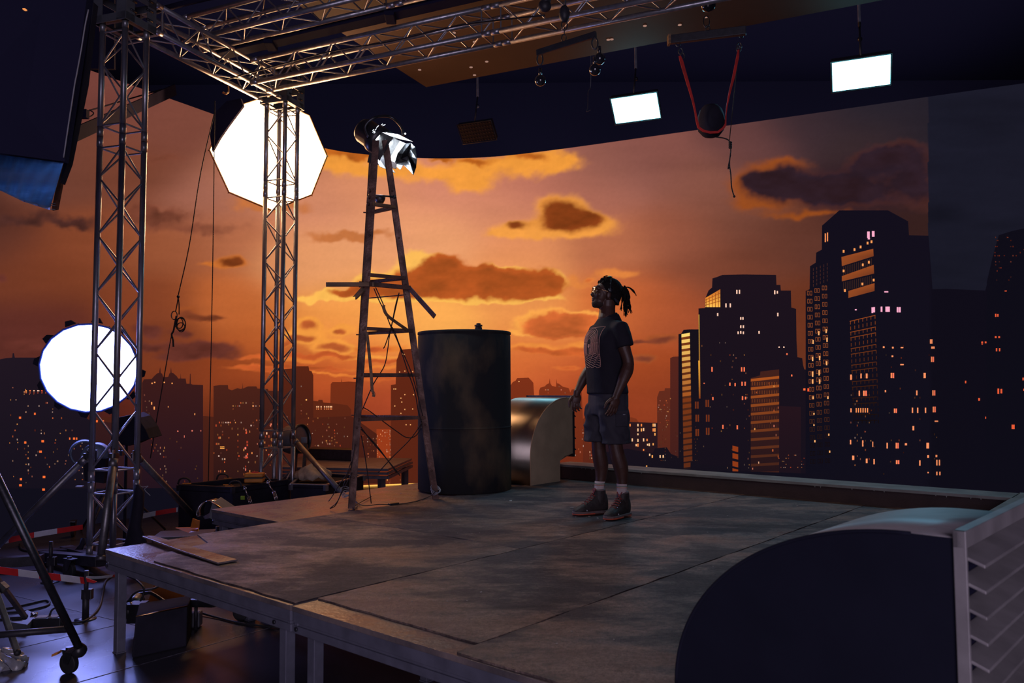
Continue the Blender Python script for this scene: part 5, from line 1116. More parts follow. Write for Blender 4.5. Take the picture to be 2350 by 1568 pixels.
b = MB(); p = PZ(557, 1143, .2); b.boxf(PY(557, 1143, 8.28), Vector((.02, 0, 0)), Vector((0, .008, 0)), Z * .018); b.build('green_sticker', M['green'], cs1)
zc2 = .54
c2 = [PZ(668, 1112, zc2), PZ(748, 1114, zc2), PZ(834, 1092, zc2), PZ(745, 1083, zc2), PZ(690, 1086, zc2)]
cs2 = case_box('equipment_case', 'black equipment case with metal edges and a cream cloth on it, behind the ladder tower', c2[:3] + [PZ(700, 1086, zc2)], zc2 - .01, .03, M['blackcloth'], M['alu'])
# drill case
pc = PZ(584, 1108, zc1 + .02)
dc = thing('tool_case', 'small orange plastic tool case lying on the black equipment case', 'tool case', pc)
X1 = Vector((1, .12, 0)).normalized(); Y1 = Vector((-X1.y, X1.x, 0))
for z0, mt_ in ((.028, 'yellow'), (.085, 'yellow')):
    b = MB(); b.boxf(pc + Z * z0, X1 * .10, Y1 * .07, Z * .022); b.build('case_half', M['yellow'], dc, bevel=.012)
b = MB(); b.boxf(pc + Z * .056, X1 * .098, Y1 * .068, Z * .006); b.build('seam_band', M['blackplastic'], dc)
b = MB(); b.bar(pc + Z * .112 - X1 * .03, pc + Z * .112 + X1 * .04, .02, .012); b.build('handle', M['redtape'], dc, bevel=.003)
# cloth heap
def heap(name, c, rx, ry, h, mt_, label, cat, seed=0, fold=.02):
    rng = random.Random(seed); b = MB(); n = 36; rings = []
    ph = [rng.random() * 6 for _ in range(6)]
    for k_ in range(11):
        t = k_ / 10
        rr__ = math.sin(math.pi / 2 * min(1, 1.02 - t * .98)); ring = []
        for j in range(n):
            a = 2 * math.pi * j / n; m_ = 1 + .10 * math.sin(3 * a + ph[0]) + .07 * math.sin(7 * a + ph[1] + 3 * t) + .05 * math.sin(13 * a + ph[2])
            ring.append(c + Vector((rx * rr__ * m_ * math.cos(a), ry * rr__ * m_ * math.sin(a), h * (t ** .8) * (1 + .15 * math.sin(2 * a + ph[3])) + fold * math.sin(9 * a + 6 * t + ph[4]) * (1 - t))))
        rings.append(ring)
    b.loft(rings); return tag(b.build(name, mt_), label, cat)
heap('cloth_heap', PZ(716, 1100, zc2 + .01) + Vector((0, .05, .01)), .20, .16, .15, M['cream'], 'crumpled cream cloth heaped on the black case with metal edges', 'cloth', 2)
# dark drum light with yoke in front of riser
dl = thing('drum_light', 'dark rounded drum light on two legs right of the far tower foot', 'stage light', PZ(690, 1118, .45))
DC = PY(680, 1010, 9.95)
b = MB(); b.lathe(DC + Vector((-.10, .06, 0)), Vector((.9, -.35, .1)), [(.001, -.09), (.13, -.09), (.155, -.05), (.175, .0), (.175, .13), (.16, .16), (.13, .17), (.001, .17)], 32); b.build('drum_housing', M['greypanel'], dl)
b = MB(); b.lathe(DC + Vector((.055, 0, 0.015)), Vector((.9, -.35, .1)), [(.165, -.03), (.183, -.03), (.183, .03), (.165, .03)], 32, closed=True); b.build('rim_band', M['steel'], dl)
b = MB(); b.boxf(PY(698, 1010, 9.8), Vector((.035, 0, 0)), Vector((0, .01, 0)), Z * .035); b.build('control_plate', M['greypanel'], dl)
for (x0, y0, x1, y1, w_) in ((680, 1030, 674, 1108, .045), (702, 1020, 696, 1098, .04)):
    b = MB(); b.bar(PY(x0, y0, 9.9), PY(x1, y1, 9.7), w_, .03, Vector((0, 1, 0))); b.build('leg', M['blackpaint'], dl)
b = MB(); b.sphere(PY(696, 1096, 9.7), .04, 10); b.build('foot_weight', M['wood'], dl)
# low black flight case on the riser
b = MB(); q0, q1 = PY(705, 1047, 11.3), PY(808, 1047, 11.0); b.prism([Vector((q0.x, q0.y, ZT + .004)), Vector((q1.x, q1.y, ZT + .004)), Vector((q1.x, q1.y, ZT + .15)), Vector((q0.x, q0.y, ZT + .15))], Vector((0.0, .3, 0)))
tag(b.build('flight_case', M['blackpaint'], bevel=.008), 'low black flight case lying on the riser table behind the drum light', 'case')
# turnbuckles
for i, (pts, lb) in enumerate((([(562, 1121), (565, 1130), (570, 1140), (576, 1157)], 'left of two silver turnbuckles hanging on the black equipment cases'), ([(615, 1107), (620, 1118), (628, 1128), (636, 1152)], 'right of two silver turnbuckles, nearest the far tower foot'))):
    t = thing('turnbuckle', lb, 'turnbuckle', PY(*pts[-1], 8.2), 'silver turnbuckles behind the stage')
    pp = [PY(x, y, 8.22 + .10 * (i == 1)) for x, y in pts]; b = MB(); b.tube(pp[:3], .006, 6); b.torus(pp[0], Vector((0, 1, 0)), .014, .004, 12, 6); b.build('hook', M['chrome'], t)
    d = (pp[3] - pp[2]).normalized(); s_ = d.cross(Vector((0, 1, 0))).normalized()
    for q in (-1, 0, 1): b = MB(); b.tube([pp[2] + s_ * .014 * q, pp[3] + s_ * .014 * q + d * .03], .004 if q else .003, 6); b.build('rod', M['chrome'], t)
# grey lamp head with letters behind the stage corner
gl = thing('studio_flash', 'grey boxy lamp head with curved silver reflector beside the left edge of the stage', 'lamp', PY(500, 1215, 7.2))
YG = 7.2
fc = [(474, 1158, 0), (539, 1190, 0), (526, 1216, 0), (466, 1190, 0)]
b = MB(); pf = [PY(487, 1154, YG), PY(539, 1189, YG), PY(528, 1214, YG), PY(477, 1188, YG)]; b.prism(pf, Vector((.02, .16, .03))); b.build('housing', M['greypanel'], gl, bevel=.004)
b = MB(); b.tube([PY(486, 1153, YG - .01), PY(540, 1188, YG - .01)], .008, 8); b.build('top_edge', M['gold'], gl)
b = MB()      # letters on the side: H F i
def stroke(x0, y0, x1, y1): b.tube([PY(x0, y0, YG - .012), PY(x1, y1, YG - .012)], .0016, 5)
for (x0, y0, x1, y1) in ((499, 1197, 499.6, 1200.5), (501, 1198, 501.8, 1201.6), (499.4, 1199, 501.4, 1199.8), (503, 1199, 504, 1203), (503, 1199, 505, 1200), (503.4, 1201, 505, 1201.6), (506, 1201, 506.8, 1203.8)): stroke(x0, y0, x1, y1)
b.build('lettering', M['white'], gl)
b = MB(); n = 14; vs_ = []
for i in range(n):
    a = R(200 - 130 * i / (n - 1)); 
    for w_ in (0, .17): vs_.append(PY(478, 1178, YG) + Vector((.105 * math.cos(a), w_, .105 * math.sin(a))))
b.add(vs_, [(2 * i, 2 * i + 1, 2 * i + 3, 2 * i + 2) for i in range(n - 1)], True); b.build('reflector', M['chrome'], gl, solid=.003)
b = MB(); b.prism([PY(466, 1186, YG - .02), PY(482, 1177, YG - .02), PY(480, 1190, YG - .02), PY(470, 1192, YG - .02)], Vector((0, .1, 0))); b.build('reflector_lip', M['chrome'], gl)
b = MB(); b.tube([PY(500, 1208, YG + .1), Vector((PY(500, 1208, YG + .1).x, YG + .1, .01))], .02, 8); b.build('stand_post', M['blackpaint'], gl)
og = thing('gel_sheet', 'orange gel sheet catching light on the dark case left of the grey lamp head', 'gel', PY(430, 1222, 7.3))
b = MB(); b.prism([PY(402, 1212, 7.3), PY(455, 1211, 7.3), PY(454, 1220, 7.25), PY(432, 1223, 7.25)], Vector((0, .02, .002))); b.build('gel_flap', M['gel'], og)
b = MB(); b.prism([PY(437, 1212, 7.28), PY(442, 1190, 7.3), PY(458, 1196, 7.3), PY(457, 1212, 7.28)], Vector((0, .01, 0))); b.build('gel_fold', M['gel'], og)
b = MB(); a = Vector((PY(430, 1222, 7.5).x, 7.45, 0)); b.box(a + Z * .14, .5, .34, .27, .2); tag(b.build('black_crate', M['blackpaint'], bevel=.01), 'low black crate under the orange gel sheet behind the stage corner', 'crate')
# drum at the left tower and dark drapes
dm = thing('drum_fan', 'blue-grey round drum seen through the lower part of the left tower', 'drum', PY(215, 1110, 7.9))
c = PY(217, 1048, 7.9)
b = MB(); b.lathe(c, Vector((-.35, 1, 0)), [(.001, 0), (.115, 0), (.128, .012), (.128, .16), (.11, .2), (.001, .2)], 36); b.build('drum_body', M['drum'], dm)
b = MB(); b.lathe(c + Vector((-.10, .0, .03)), Vector((-.6, 1, 0)), [(.108, 0), (.125, 0), (.13, .12), (.112, .12)], 30, closed=True); b.build('drum_rim', M['drum'], dm)
b = MB(); b.prism([PY(190, 1052, 7.86), PY(243, 1052, 7.86), PY(238, 1110, 7.86), PY(194, 1104, 7.86)], Vector((0, .12, 0))); b.build('mount_box', M['blackcloth'], dm)
b = MB(); b.tube([PY(216, 1100, 7.95), Vector((PY(216, 1100, 7.95).x, 7.95, .01))], .018, 8); b.build('post', M['blackpaint'], dm)
b = MB(); b.prism([PY(272, 958, 8.0), PY(300, 952, 8.0), PY(316, 960, 8.0), PY(333, 985, 8.0), PY(343, 1008, 8.0), PY(318, 1014, 8.0), PY(296, 1024, 8.0), PY(270, 1020, 8.0)], Vector((.02, .25, .02))); b.tube([PY(290, 1015, 8.1), Vector((PY(290, 1015, 8.1).x, 8.1, .01))], .016, 8)
tag(b.build('black_lamp', M['blackcloth'], bevel=.01), 'black hooded lamp on a post between the left tower and the knotted rope', 'lamp')
b = MB(); rings = []
for (yy, xa, xb) in ((1112, 307, 322), (1130, 306, 332), (1170, 300, 330), (1210, 294, 325), (1250, 284, 340), (1275, 280, 345)):
    rings.append([PY((xa + xb) / 2 + (xb - xa) / 2 * math.cos(2 * math.pi * j / 14) * (1 + .08 * math.sin(5 * j)), yy, 6.95 + .10 * math.sin(2 * math.pi * j / 14)) for j in range(14)])
b.loft(rings); tag(b.build('draped_bag', M['blackcloth']), 'black bag hanging down the right side of the left tower foot', 'bag')
b = MB(); b.tube(curve_pts([PY(318, 1112, 6.9), PY(327, 1118, 6.9), PY(340, 1116, 6.9), PY(332, 1124, 6.9), PY(345, 1138, 6.9)], 5), .003, 5); tag(b.build('tie_string', M['cord']), 'loose pale tie string on top of the black bag at the left tower', 'string')
b = MB(); rings = []
for (yy, xa, xb) in ((1235, 186, 196), (1250, 182, 194), (1262, 172, 190)): rings.append([PY((xa + xb) / 2 + (xb - xa) / 2 * math.cos(2 * math.pi * j / 10), yy, 7.0 + .04 * math.sin(2 * math.pi * j / 10)) for j in range(10)])
b.loft(rings); tag(b.build('sand_bag', M['blackcloth']), 'small dark bag slumped on the base of the left tower', 'bag')

# ================================================================== FLOOR GEAR, LEFT FOREGROUND
def tape(name, pts, w_, label, twist=0.0, seg=0.16):
    pp = curve_pts(pts, 14); b = MB(); acc = 0; s_ = 0
    for i in range(len(pp) - 1):
        d = (pp[i + 1] - pp[i]).normalized(); tw = twist * i / len(pp)
        n_ = (Z * math.cos(tw) + d.cross(Z).normalized() * math.sin(tw)) * w_ / 2; tw2 = twist * (i + 1) / len(pp); n2 = (Z * math.cos(tw2) + d.cross(Z).normalized() * math.sin(tw2)) * w_ / 2
        k_ = int(acc / seg) % 2; acc += (pp[i + 1] - pp[i]).length
        b.add([pp[i] - n_, pp[i + 1] - n2, pp[i + 1] + n2, pp[i] + n_], [(0, 1, 2, 3)], False, k_)
    o = b.build(name, [M['white'], M['redtape']], solid=.0008); return tag(o, label, 'tape', 'red and white barrier tapes')
pA = PZ(115, 1337, 0); pB = PZ(196, 1422, 0)
tape('barrier_tape', [PY(-60, 1300, 5.6), PY(0, 1309, 5.6), PY(60, 1317, 5.6), PY(130, 1325, 5.6), PY(193, 1333, 5.58)], .05, 'red and white barrier tape running left from the nearer short post', .3, .15)
tape('barrier_tape', [PY(198, 1326, 5.58), PY(225, 1326, 5.7), PY(262, 1322, 5.9), PY(330, 1314, 6.4)], .02, 'thin twisted red and white tape going right from the nearer post under the stage', .8, .3)
tape('barrier_tape', [PY(-30, 1248, 7.6), PY(20, 1240, 7.6), PY(90, 1226, 7.7), PY(190, 1210, 7.85)], .055, 'red and white barrier tape left of the left tower foot, farther back', .4, .2)
tape('barrier_tape', [PY(322, 1186, 8.3), PY(360, 1178, 8.5), PY(408, 1170, 8.6)], .05, 'red and white barrier tape right of the left tower foot, by the black case', .2, .2)
b = MB(); b.prism([PY(197, 1326, 5.56), PY(222, 1335, 5.56), PY(216, 1339, 5.56), PY(200, 1336, 5.56)], Vector((0, .003, 0))); tag(b.build('tape_end', M['redtape']), 'loose red tape end knotted at the nearer short post', 'tape')
for (p, h, lb) in ((pA, .335, 'short black floor post behind the slanting black leg, farther one'), (pB, .335, 'short black floor post with red tape knotted around it')):
    t = thing('floor_post', lb, 'post', p); b = MB(); b.tube([p + Z * .004, p + Z * h * .55], .022, 12); b.tube([p + Z * h * .5, p + Z * h], .015, 12); b.build('post_tube', M['blackpaint'], t)
    b = MB(); b.disc(p, Z, 0, .07, .006, 24); b.build('base_disc', M['steel'], t)
    b = MB(); b.boxf(p + Z * h * .52 + Vector((.01, 0, 0)), Vector((.035, 0, 0)), Vector((0, .02, 0)), Z * .035); b.build('clamp', M['blackplastic'], t, bevel=.004)
# slanted black stand with caster
sg = thing('rolling_stand', 'black slanting leg of a rolling stand with a caster wheel in the left foreground', 'stand', PZ(160, 1545, 0))
ft = Vector((*PZ(178, 1545, 0)[:2], .16)); hd = PY(-40, 1010, 4.05)
lp = [PY(188, 1500, 4.5), PY(80, 1290, 4.32), PY(0, 1115, 4.15), PY(-30, 1050, 4.1)]
b = MB(); b.tube([lp[0], lp[3]], .021, 14); b.build('leg_tube', M['steel'], sg)
b = MB(); b.tube([PY(-60, 1462, 4.35), PY(160, 1444, 4.47)], .018, 10); b.build('cross_tube', M['blackpaint'], sg)
wc = Vector((*PZ(158, 1546, 0)[:2], .058)); caster(sg, wc, .058, Vector((.35, .93, 0)))
b = MB(); b.tube([wc + Z * .06, wc + Z * .09], .02, 10); b.build('swivel_pin', M['steel'], sg); b = MB(); b.sphere(PY(182, 1493, 4.5), .04, 12); b.build('swivel', M['blackplastic'], sg)
b = MB(); b.prism([PY(168, 1490, 4.44), PY(177, 1488, 4.44), PY(160, 1500, 4.44), PY(148, 1498, 4.44)], Vector((0, .04, .004))); b.build('brake_lever', M['chrome'], sg)
b = MB(); b.boxf(PY(130, 1500, 4.42), Vector((.016, 0, .006)), Vector((0, .02, 0)), Z * .006); b.build('brake_tip', M['yellow'], sg)
# small tripod at the edge
tp = thing('tripod', 'small worn tripod cut by the left edge of the picture', 'tripod', PZ(20, 1480, 0))
for (a, c_, nm) in (((-10, 1325, 4.9), (57, 1416, 5.35), 'leg'), ((-12, 1350, 4.9), (40, 1498, 4.72), 'leg'), ((-12, 1330, 4.9), (-60, 1440, 5.3), 'leg')):
    b = MB(); b.bar(PY(*a), PY(*c_), .03, .025); b.build(nm, M['aludull'], tp, bevel=.003)
    b = MB(); b.sphere(PY(*c_), .02, 8); b.build('rubber_foot', M['rubber'], tp)
b = MB(); b.bar(PY(0, 1355, 4.95), PY(12, 1342, 4.95), .04, .05); b.build('collar', M['silver'], tp)
# power boxes
pw = thing('power_box', 'flat blue-grey power distribution box on the floor behind the slanting leg', 'power box', PZ(50, 1430, 0))
Pb = [PZ(20, 1438, .03), PZ(62, 1445, .03), PZ(86, 1420, .03), PZ(62, 1409, .03)]
b = MB(); b.prism([Vector((p.x, p.y, .004)) for p in Pb], Z * .055); b.build('box_body', M['greypanel'], pw, bevel=.004)
b = MB(); c = sum(Pb, Vector()) / 4; c.z = .062; b.boxf(c + Vector((-.03, -.03, .008)), X1 * .04, Y1 * .03, Z * .01); b.build('socket_block', M['blackplastic'], pw, bevel=.003)
b = MB(); b.disc(c + Vector((.03, .05, .0)), Z, 0, .022, .014, 16); b.build('round_socket', M['chrome'], pw)
pw2 = thing('adapter_unit', 'black adapter unit with a cable handle beside the power box on the floor', 'adapter', PZ(112, 1436, 0))
c = PZ(112, 1438, 0); b = MB(); b.boxf(c + Z * .034, X1 * .09, Y1 * .045, Z * .03); b.build('unit_body', M['blackplastic'], pw2, bevel=.005)
b = MB(); b.boxf(c + Z * .067 - X1 * .04, X1 * .035, Y1 * .03, Z * .002); b.boxf(c + Z * .067 + X1 * .035, X1 * .03, Y1 * .03, Z * .002); b.build('label_plate', M['cord'], pw2)
b = MB(); b.tube(curve_pts([c + Z * .06 + X1 * .0, c + Z * .11 + X1 * .02, c + Z * .125 + X1 * .07, c + Z * .1 + X1 * .1, c + Z * .05 + X1 * .1], 5), .007, 6); b.build('handle', M['rubber'], pw2)
def floor_cable(pts, r, label, z=None, grp='black cables on the studio floor'):
    b = MB(); b.tube(curve_pts([PZ(x, y, r + .001) for x, y in pts], 8), r, 8); return tag(b.build('floor_cable', M['rubber']), label, 'cable', grp)
floor_cable([(-30, 1402), (20, 1396), (60, 1388), (100, 1379), (113, 1382), (108, 1390), (80, 1398), (40, 1405), (-30, 1408)], .008, 'black cable looped on the floor left of the slanting leg')
floor_cable([(135, 1432), (165, 1430), (190, 1427), (210, 1415), (228, 1392), (236, 1360), (242, 1335), (258, 1322)], .008, 'black cable curving from the nearer post to the stage leg')
floor_cable([(45, 1250), (52, 1262), (90, 1268), (150, 1270), (180, 1262)], .010, 'black cable lying on the floor behind the left tower base')
floor_cable([(-30, 1425), (10, 1422), (30, 1432)], .007, 'short black cable entering the power box at the left edge')
# crumpled film
heap('plastic_film', PZ(2, 1530, 0.0) + Z * .004, .16, .10, .09, M['plastic'], 'crumpled clear plastic film on the floor at the left edge', 'plastic film', 5, .03)
# under the stage
uk = thing('soft_light', 'black softlight head lying under the stage front, with orange gel leaning behind', 'lamp', PZ(365, 1505, 0))
BL = [PZ(302, 1512, .003), PZ(428, 1484, .003), PZ(440, 1452, .003), PZ(318, 1474, .003)]
b = MB(); top_ = [Vector((PY(312, 1412, 4.85).x, BL[0].y, .245)), Vector((PY(420, 1395, 5.0).x, BL[1].y, .245)), Vector((BL[2].x, BL[2].y, .245)), Vector((BL[3].x, BL[3].y, .245))]
b.loft([BL, top_], smooth=False); b.build('box_body', M['blackcloth'], uk, bevel=.008)
b = MB(); b.tube([top_[0] + Z * .004, top_[1] + Z * .004], .0045, 6); b.build('top_edge', M['gold'], uk)
b = MB(); gp = [(358, 1330), (428, 1352), (424, 1368), (386, 1400), (328, 1412), (345, 1365)]
b.prism([PY(x, y, 5.9) for x, y in gp], Vector((.0, .006, .0))); b.build('orange_gel', M['gel'], uk, label='orange gel sheet')
b = MB(); b.tube(curve_pts([PY(308, 1366, 5.6), PY(328, 1363, 5.6), PY(348, 1362, 5.6), PY(380, 1382, 5.55), PY(396, 1388, 5.5)], 4), .012, 8); b.build('yoke_arm', M['steel'], uk)
b = MB(); b.tube([PY(300, 1398, 5.4), PY(316, 1375, 5.5)], .05, 12); b.sphere(PY(298, 1402, 5.3), .055, 14); b.boxf(PY(316, 1405, 5.3), Vector((.05, 0, 0)), Vector((0, .05, 0)), Z * .06); b.build('head', M['blackplastic'], uk)
b = MB(); b.tube(curve_pts([PY(296, 1380, 5.35), PY(305, 1366, 5.3), PY(320, 1357, 5.3), PY(350, 1352, 5.3), PY(372, 1342, 5.4)], 5), .007, 6); b.tube(curve_pts([PY(283, 1318, 5.5), PY(310, 1330, 5.4), PY(328, 1347, 5.3), PY(330, 1362, 5.3), PY(322, 1380, 5.3)], 5), .007, 6); b.build('power_cord', M['rubber'], uk)
gs = thing('grip_arm', 'black grip arm with shiny ends lying under the stage right of the softlight', 'grip gear', PY(450, 1400, 5.5))
b = MB(); b.tube(curve_pts([PY(412, 1384, 5.4), PY(430, 1384, 5.3), PY(470, 1384, 5.2), PY(492, 1384, 5.1), PY(502, 1376, 5.1)], 5), .028, 10); b.build('arm_tube', M['blackplastic'], gs)
b = MB(); b.sphere(PY(491, 1381, 5.05), .014, 8); b.sphere(PY(470, 1377, 5.1), .012, 8); b.boxf(PY(404, 1381, 5.3), Vector((.03, 0, .006)), Vector((0, .02, 0)), Z * .008); b.build('knob', M['chrome'], gs)
b = MB(); b.prism([PY(445, 1362, 5.5), PY(458, 1364, 5.5), PY(460, 1380, 5.5), PY(438, 1380, 5.5)], Vector((0, .05, 0))); b.build('bracket_plate', M['cord'], gs)
b = MB(); b.tube([PY(450, 1384, 5.4), Vector((PY(450, 1384, 5.4).x, 5.4, .01))], .012, 8); b.build('post', M['blackpaint'], gs)
b = MB(); b.boxf(Vector((*PZ(442, 1440, 0)[:2], .055)), X1 * .055, Y1 * .045, Z * .05); tag(b.build('battery_block', M['greypanel'], bevel=.012), 'small dark grey battery block on the floor under the stage', 'battery')
for (x, y) in ((465, 1425), (545, 1418)):
    pass
b = MB(); q = PZ(552, 1424, 0); b.disc(Vector((q.x, q.y, .055)) - Vector((0, .02, 0)), Vector((.2, 1, 0)), 0, .055, .04, 20); tag(b.build('wheel', M['rubber'], bevel=.004), 'dark wheel standing on the floor beside the inner stage leg', 'wheel')
b = MB(); b.tube(curve_pts([PZ(455, 1405, .02), PZ(500, 1418, .01), PZ(560, 1432, .01), PZ(640, 1440, .01)], 5), .008, 8); tag(b.build('floor_cable', M['rubber']), 'black cable running right under the stage from the grip arm', 'cable', 'black cables on the studio floor')
# ================================================================== THE MAN
PO = PZ(1397, 1184, DECK); PO.z = DECK + .008 - .008
FW = Vector((-.9135, -.4067, 0)); LF = Vector((.4067, -.9135, 0))
def B(f, l, z): return Vector((PO.x, PO.y, DECK)) + FW * f + LF * l + Z * z
man = thing('person', 'man in black printed t-shirt, shorts and boots standing on the stage', 'person', Vector((PO.x, PO.y, DECK)))
HF = Vector((-.985, -.17, 0)); HL = Vector((.17, -.985, 0))
tl = R(9); HFt = (HF * math.cos(tl) + Z * math.sin(tl)).normalized(); HU = (Z * math.cos(tl) - HF * math.sin(tl)).normalized()
def torso_ring(z, cf, af, al, n=28, cl=0.0, p=2.4, tilt=0.0):
    out = []
    for j in range(n):
        a = 2 * math.pi * j / n; c, s_ = math.cos(a), math.sin(a)
        out.append(B(cf + af * (abs(c) ** (2 / p)) * (1 if c > 0 else -1), cl + al * (abs(s_) ** (2 / p)) * (1 if s_ > 0 else -1), z + tilt * c * af))
    return out
# --- body
b = MB()
b.loft([torso_ring(.86, -.01, .09, .12), torso_ring(.95, -.01, .10, .13), torso_ring(1.08, .0, .10, .14), torso_ring(1.22, .005, .115, .155), torso_ring(1.33, .0, .12, .165), torso_ring(1.42, -.01, .10, .16), torso_ring(1.465, -.02, .075, .10), torso_ring(1.50, -.02, .06, .065)])
HC = B(0, 0, 0); HC = PY(1388, 676, PO.y + .02)          # centre of the head
def Hd(f, l, u): return HC + HFt * f + HL * l + HU * u
b.tube([B(-.02, 0, 1.44), B(-.005, 0, 1.50), Hd(-.035, 0, -.10), Hd(-.03, 0, -.04)], [.085, .066, .060, .062], 18)
# head
b.sphere(Hd(-.025, 0, .035), (.098, .076, .088), 28, (HFt, HL, HU))
b.sphere(Hd(.030, 0, -.005), (.062, .062, .085), 24, (HFt, HL, HU))
b.sphere(Hd(.038, 0, -.070), (.052, .048, .045), 20, (HFt, HL, HU))
b.sphere(Hd(.062, 0, -.094), (.026, .026, .020), 14, (HFt, HL, HU))
b.sphere(Hd(.070, 0, .038), (.026, .050, .018), 16, (HFt, HL, HU))               # brow
b.tube([Hd(.078, 0, .022), Hd(.090, 0, .0), Hd(.099, 0, -.018), Hd(.090, 0, -.028)], [.008, .011, .016, .012], 12)
for s_ in (-1, 1): b.sphere(Hd(.088, .013 * s_, -.023), (.010, .008, .008), 8, (HFt, HL, HU))
b.sphere(Hd(.084, 0, -.046), (.015, .024, .008), 12, (HFt, HL, HU)); b.sphere(Hd(.082, 0, -.060), (.015, .022, .009), 12, (HFt, HL, HU))
for s_ in (-1, 1): b.sphere(Hd(.052, .040 * s_, -.012), (.026, .022, .024), 12, (HFt, HL, HU))
for s_ in (-1, 1): b.sphere(Hd(-.010, .078 * s_, -.010), (.019, .010, .031), 14, (HFt, (HL * s_ + HFt * -.3).normalized(), HU))
# arms
def arm(sgn, sh, el, wr, radii):
    pts = curve_pts([sh, (sh * .5 + el * .5) + FW * .005, el, (el * .5 + wr * .5) + LF * .01 * sgn, wr], 4); n = len(pts); rs = []
    for i in range(n):
        t = i / (n - 1) * (len(radii) - 1); k_ = min(int(t), len(radii) - 2); rs.append(radii[k_] * (1 - (t - k_)) + radii[k_ + 1] * (t - k_))
    b.tube(pts, rs, 16)
AR_ = [.060, .056, .050, .044, .043, .048, .042, .032, .027]
shL, elL, wrL = B(-.018, .168, 1.400), B(-.058, .212, 1.14), B(.050, .215, .905)
shR, elR, wrR = B(-.015, -.168, 1.400), B(.0, -.225, 1.14), B(.135, -.235, .925)
arm(1, shL, elL, wrL, AR_); arm(-1, shR, elR, wrR, AR_)
def hand(w, d, side, fwd, curl):
    """w wrist, d down direction, side palm-width direction (towards the thumb/front), fwd palm normal (inward)"""
    d, side, fwd = d.normalized(), side.normalized(), fwd.normalized(); pc_ = w + d * .045
    b.sphere(pc_, (.041, .016, .048), 18, (side, fwd, d)); b.tube([w - d * .02, w + d * .03], [.026, .024], 12, sx=1.0)
    for i, (o, L_, r) in enumerate(((.031, .078, .0082), (.0105, .087, .0085), (-.011, .081, .0082), (-.031, .065, .0074))):
        base = pc_ + side * o * .9 + d * .034; c_ = curl * (1 + .12 * i); d0 = d; d = (d + side * o * 3.0).normalized()
        p1 = base + (d * math.cos(.25 * c_) + fwd * math.sin(.25 * c_)) * L_ * .45; p2 = p1 + (d * math.cos(.9 * c_) + fwd * math.sin(.9 * c_)) * L_ * .32; p3 = p2 + (d * math.cos(1.5 * c_) + fwd * math.sin(1.5 * c_)) * L_ * .25
        b.tube([base - d * .02, base, (base + p1) / 2, p1, p2, p3], [r, r * 1.05, r, r * 1.02, r * .92, r * .7], 10); b.sphere(p3, r * .72, 8); d = d0
    tb = pc_ + side * .034 - d * .012; t1_ = tb + side * .022 + d * .028 + fwd * .008; t2_ = t1_ + side * .004 + d * .028 + fwd * .008; t3_ = t2_ + d * .020 + fwd * .004
    b.tube([tb - side * .01, tb, t1_, t2_, t3_], [.014, .014, .0115, .010, .007], 10); b.sphere(t3_, .0072, 8)
hand(wrL, Vector((0, 0, -1)) + FW * .28, FW - Z * -.25, -LF + FW * .15, .50)
hand(wrR, Vector((0, 0, -1)) + FW * .10, FW * 1.0 - LF * .25, LF * .9, .70)
# legs
def limb(pts, radii, n=18):
    pp = curve_pts(pts, 4); m_ = len(pp); rs = []
    for i in range(m_):
        t = i / (m_ - 1) * (len(radii) - 1); k_ = min(int(t), len(radii) - 2); rs.append(radii[k_] * (1 - (t - k_)) + radii[k_ + 1] * (t - k_))
    b.tube(pp, rs, n)
LEG = [.068, .072, .070, .062, .056, .054, .058, .056, .044, .036, .034]
anL, anR = B(-.055, .105, .12), B(.03, -.105, .12)
limb([B(-.01, .070, .86), B(-.004, .080, .68), B(-.014, .095, .50), B(-.055, .105, .33), anL], LEG)
limb([B(-.01, -.070, .86), B(.02, -.080, .68), B(.025, -.095, .50), B(.0, -.10, .33), anR], LEG)
for a_, dd_ in ((anL, 0), (anR, 0)): b.tube([a_, a_ - Z * .07], [.034, .04], 14)
body = b.build('body', M['skin'], man, remesh=.0045, smooth=2)
# --- t-shirt
b = MB()
b.loft([torso_ring(.915, -.004, .146, .176, p=2.3), torso_ring(.95, -.002, .142, .172, p=2.3), torso_ring(1.05, .012, .134, .165, p=2.3), torso_ring(1.17, .016, .136, .168, p=2.3), torso_ring(1.27, .012, .146, .182, p=2.4),
        torso_ring(1.35, .004, .144, .182, p=2.4), torso_ring(1.40, -.008, .128, .178, p=2.3), torso_ring(1.435, -.016, .112, .142, p=2.1), torso_ring(1.472, -.018, .098, .108, p=2, tilt=-.12), torso_ring(1.515, -.018, .078, .076, p=2, tilt=-.28)])
for sg_, sh, el in ((1, shL, elL), (-1, shR, elR)):
    e2 = sh + (el - sh) * .52; b.tube([sh - LF * .06 * sg_ + Z * .012, sh + Z * .004, sh + (el - sh) * .2, e2], [.062, .070, .074, .074], 18)
shirt = b.build('t_shirt', M['shirt'], man, remesh=.010, smooth=8)
b = MB(); b.tube(curve_pts([B(-.015 + .066 * math.cos(a), .066 * math.sin(a), 1.513 - .022 * math.cos(a)) for a in [2 * math.pi * i / 16 for i in range(16)]], 1), .007, 6, closed=True); b.build('collar', M['shirt'], man)
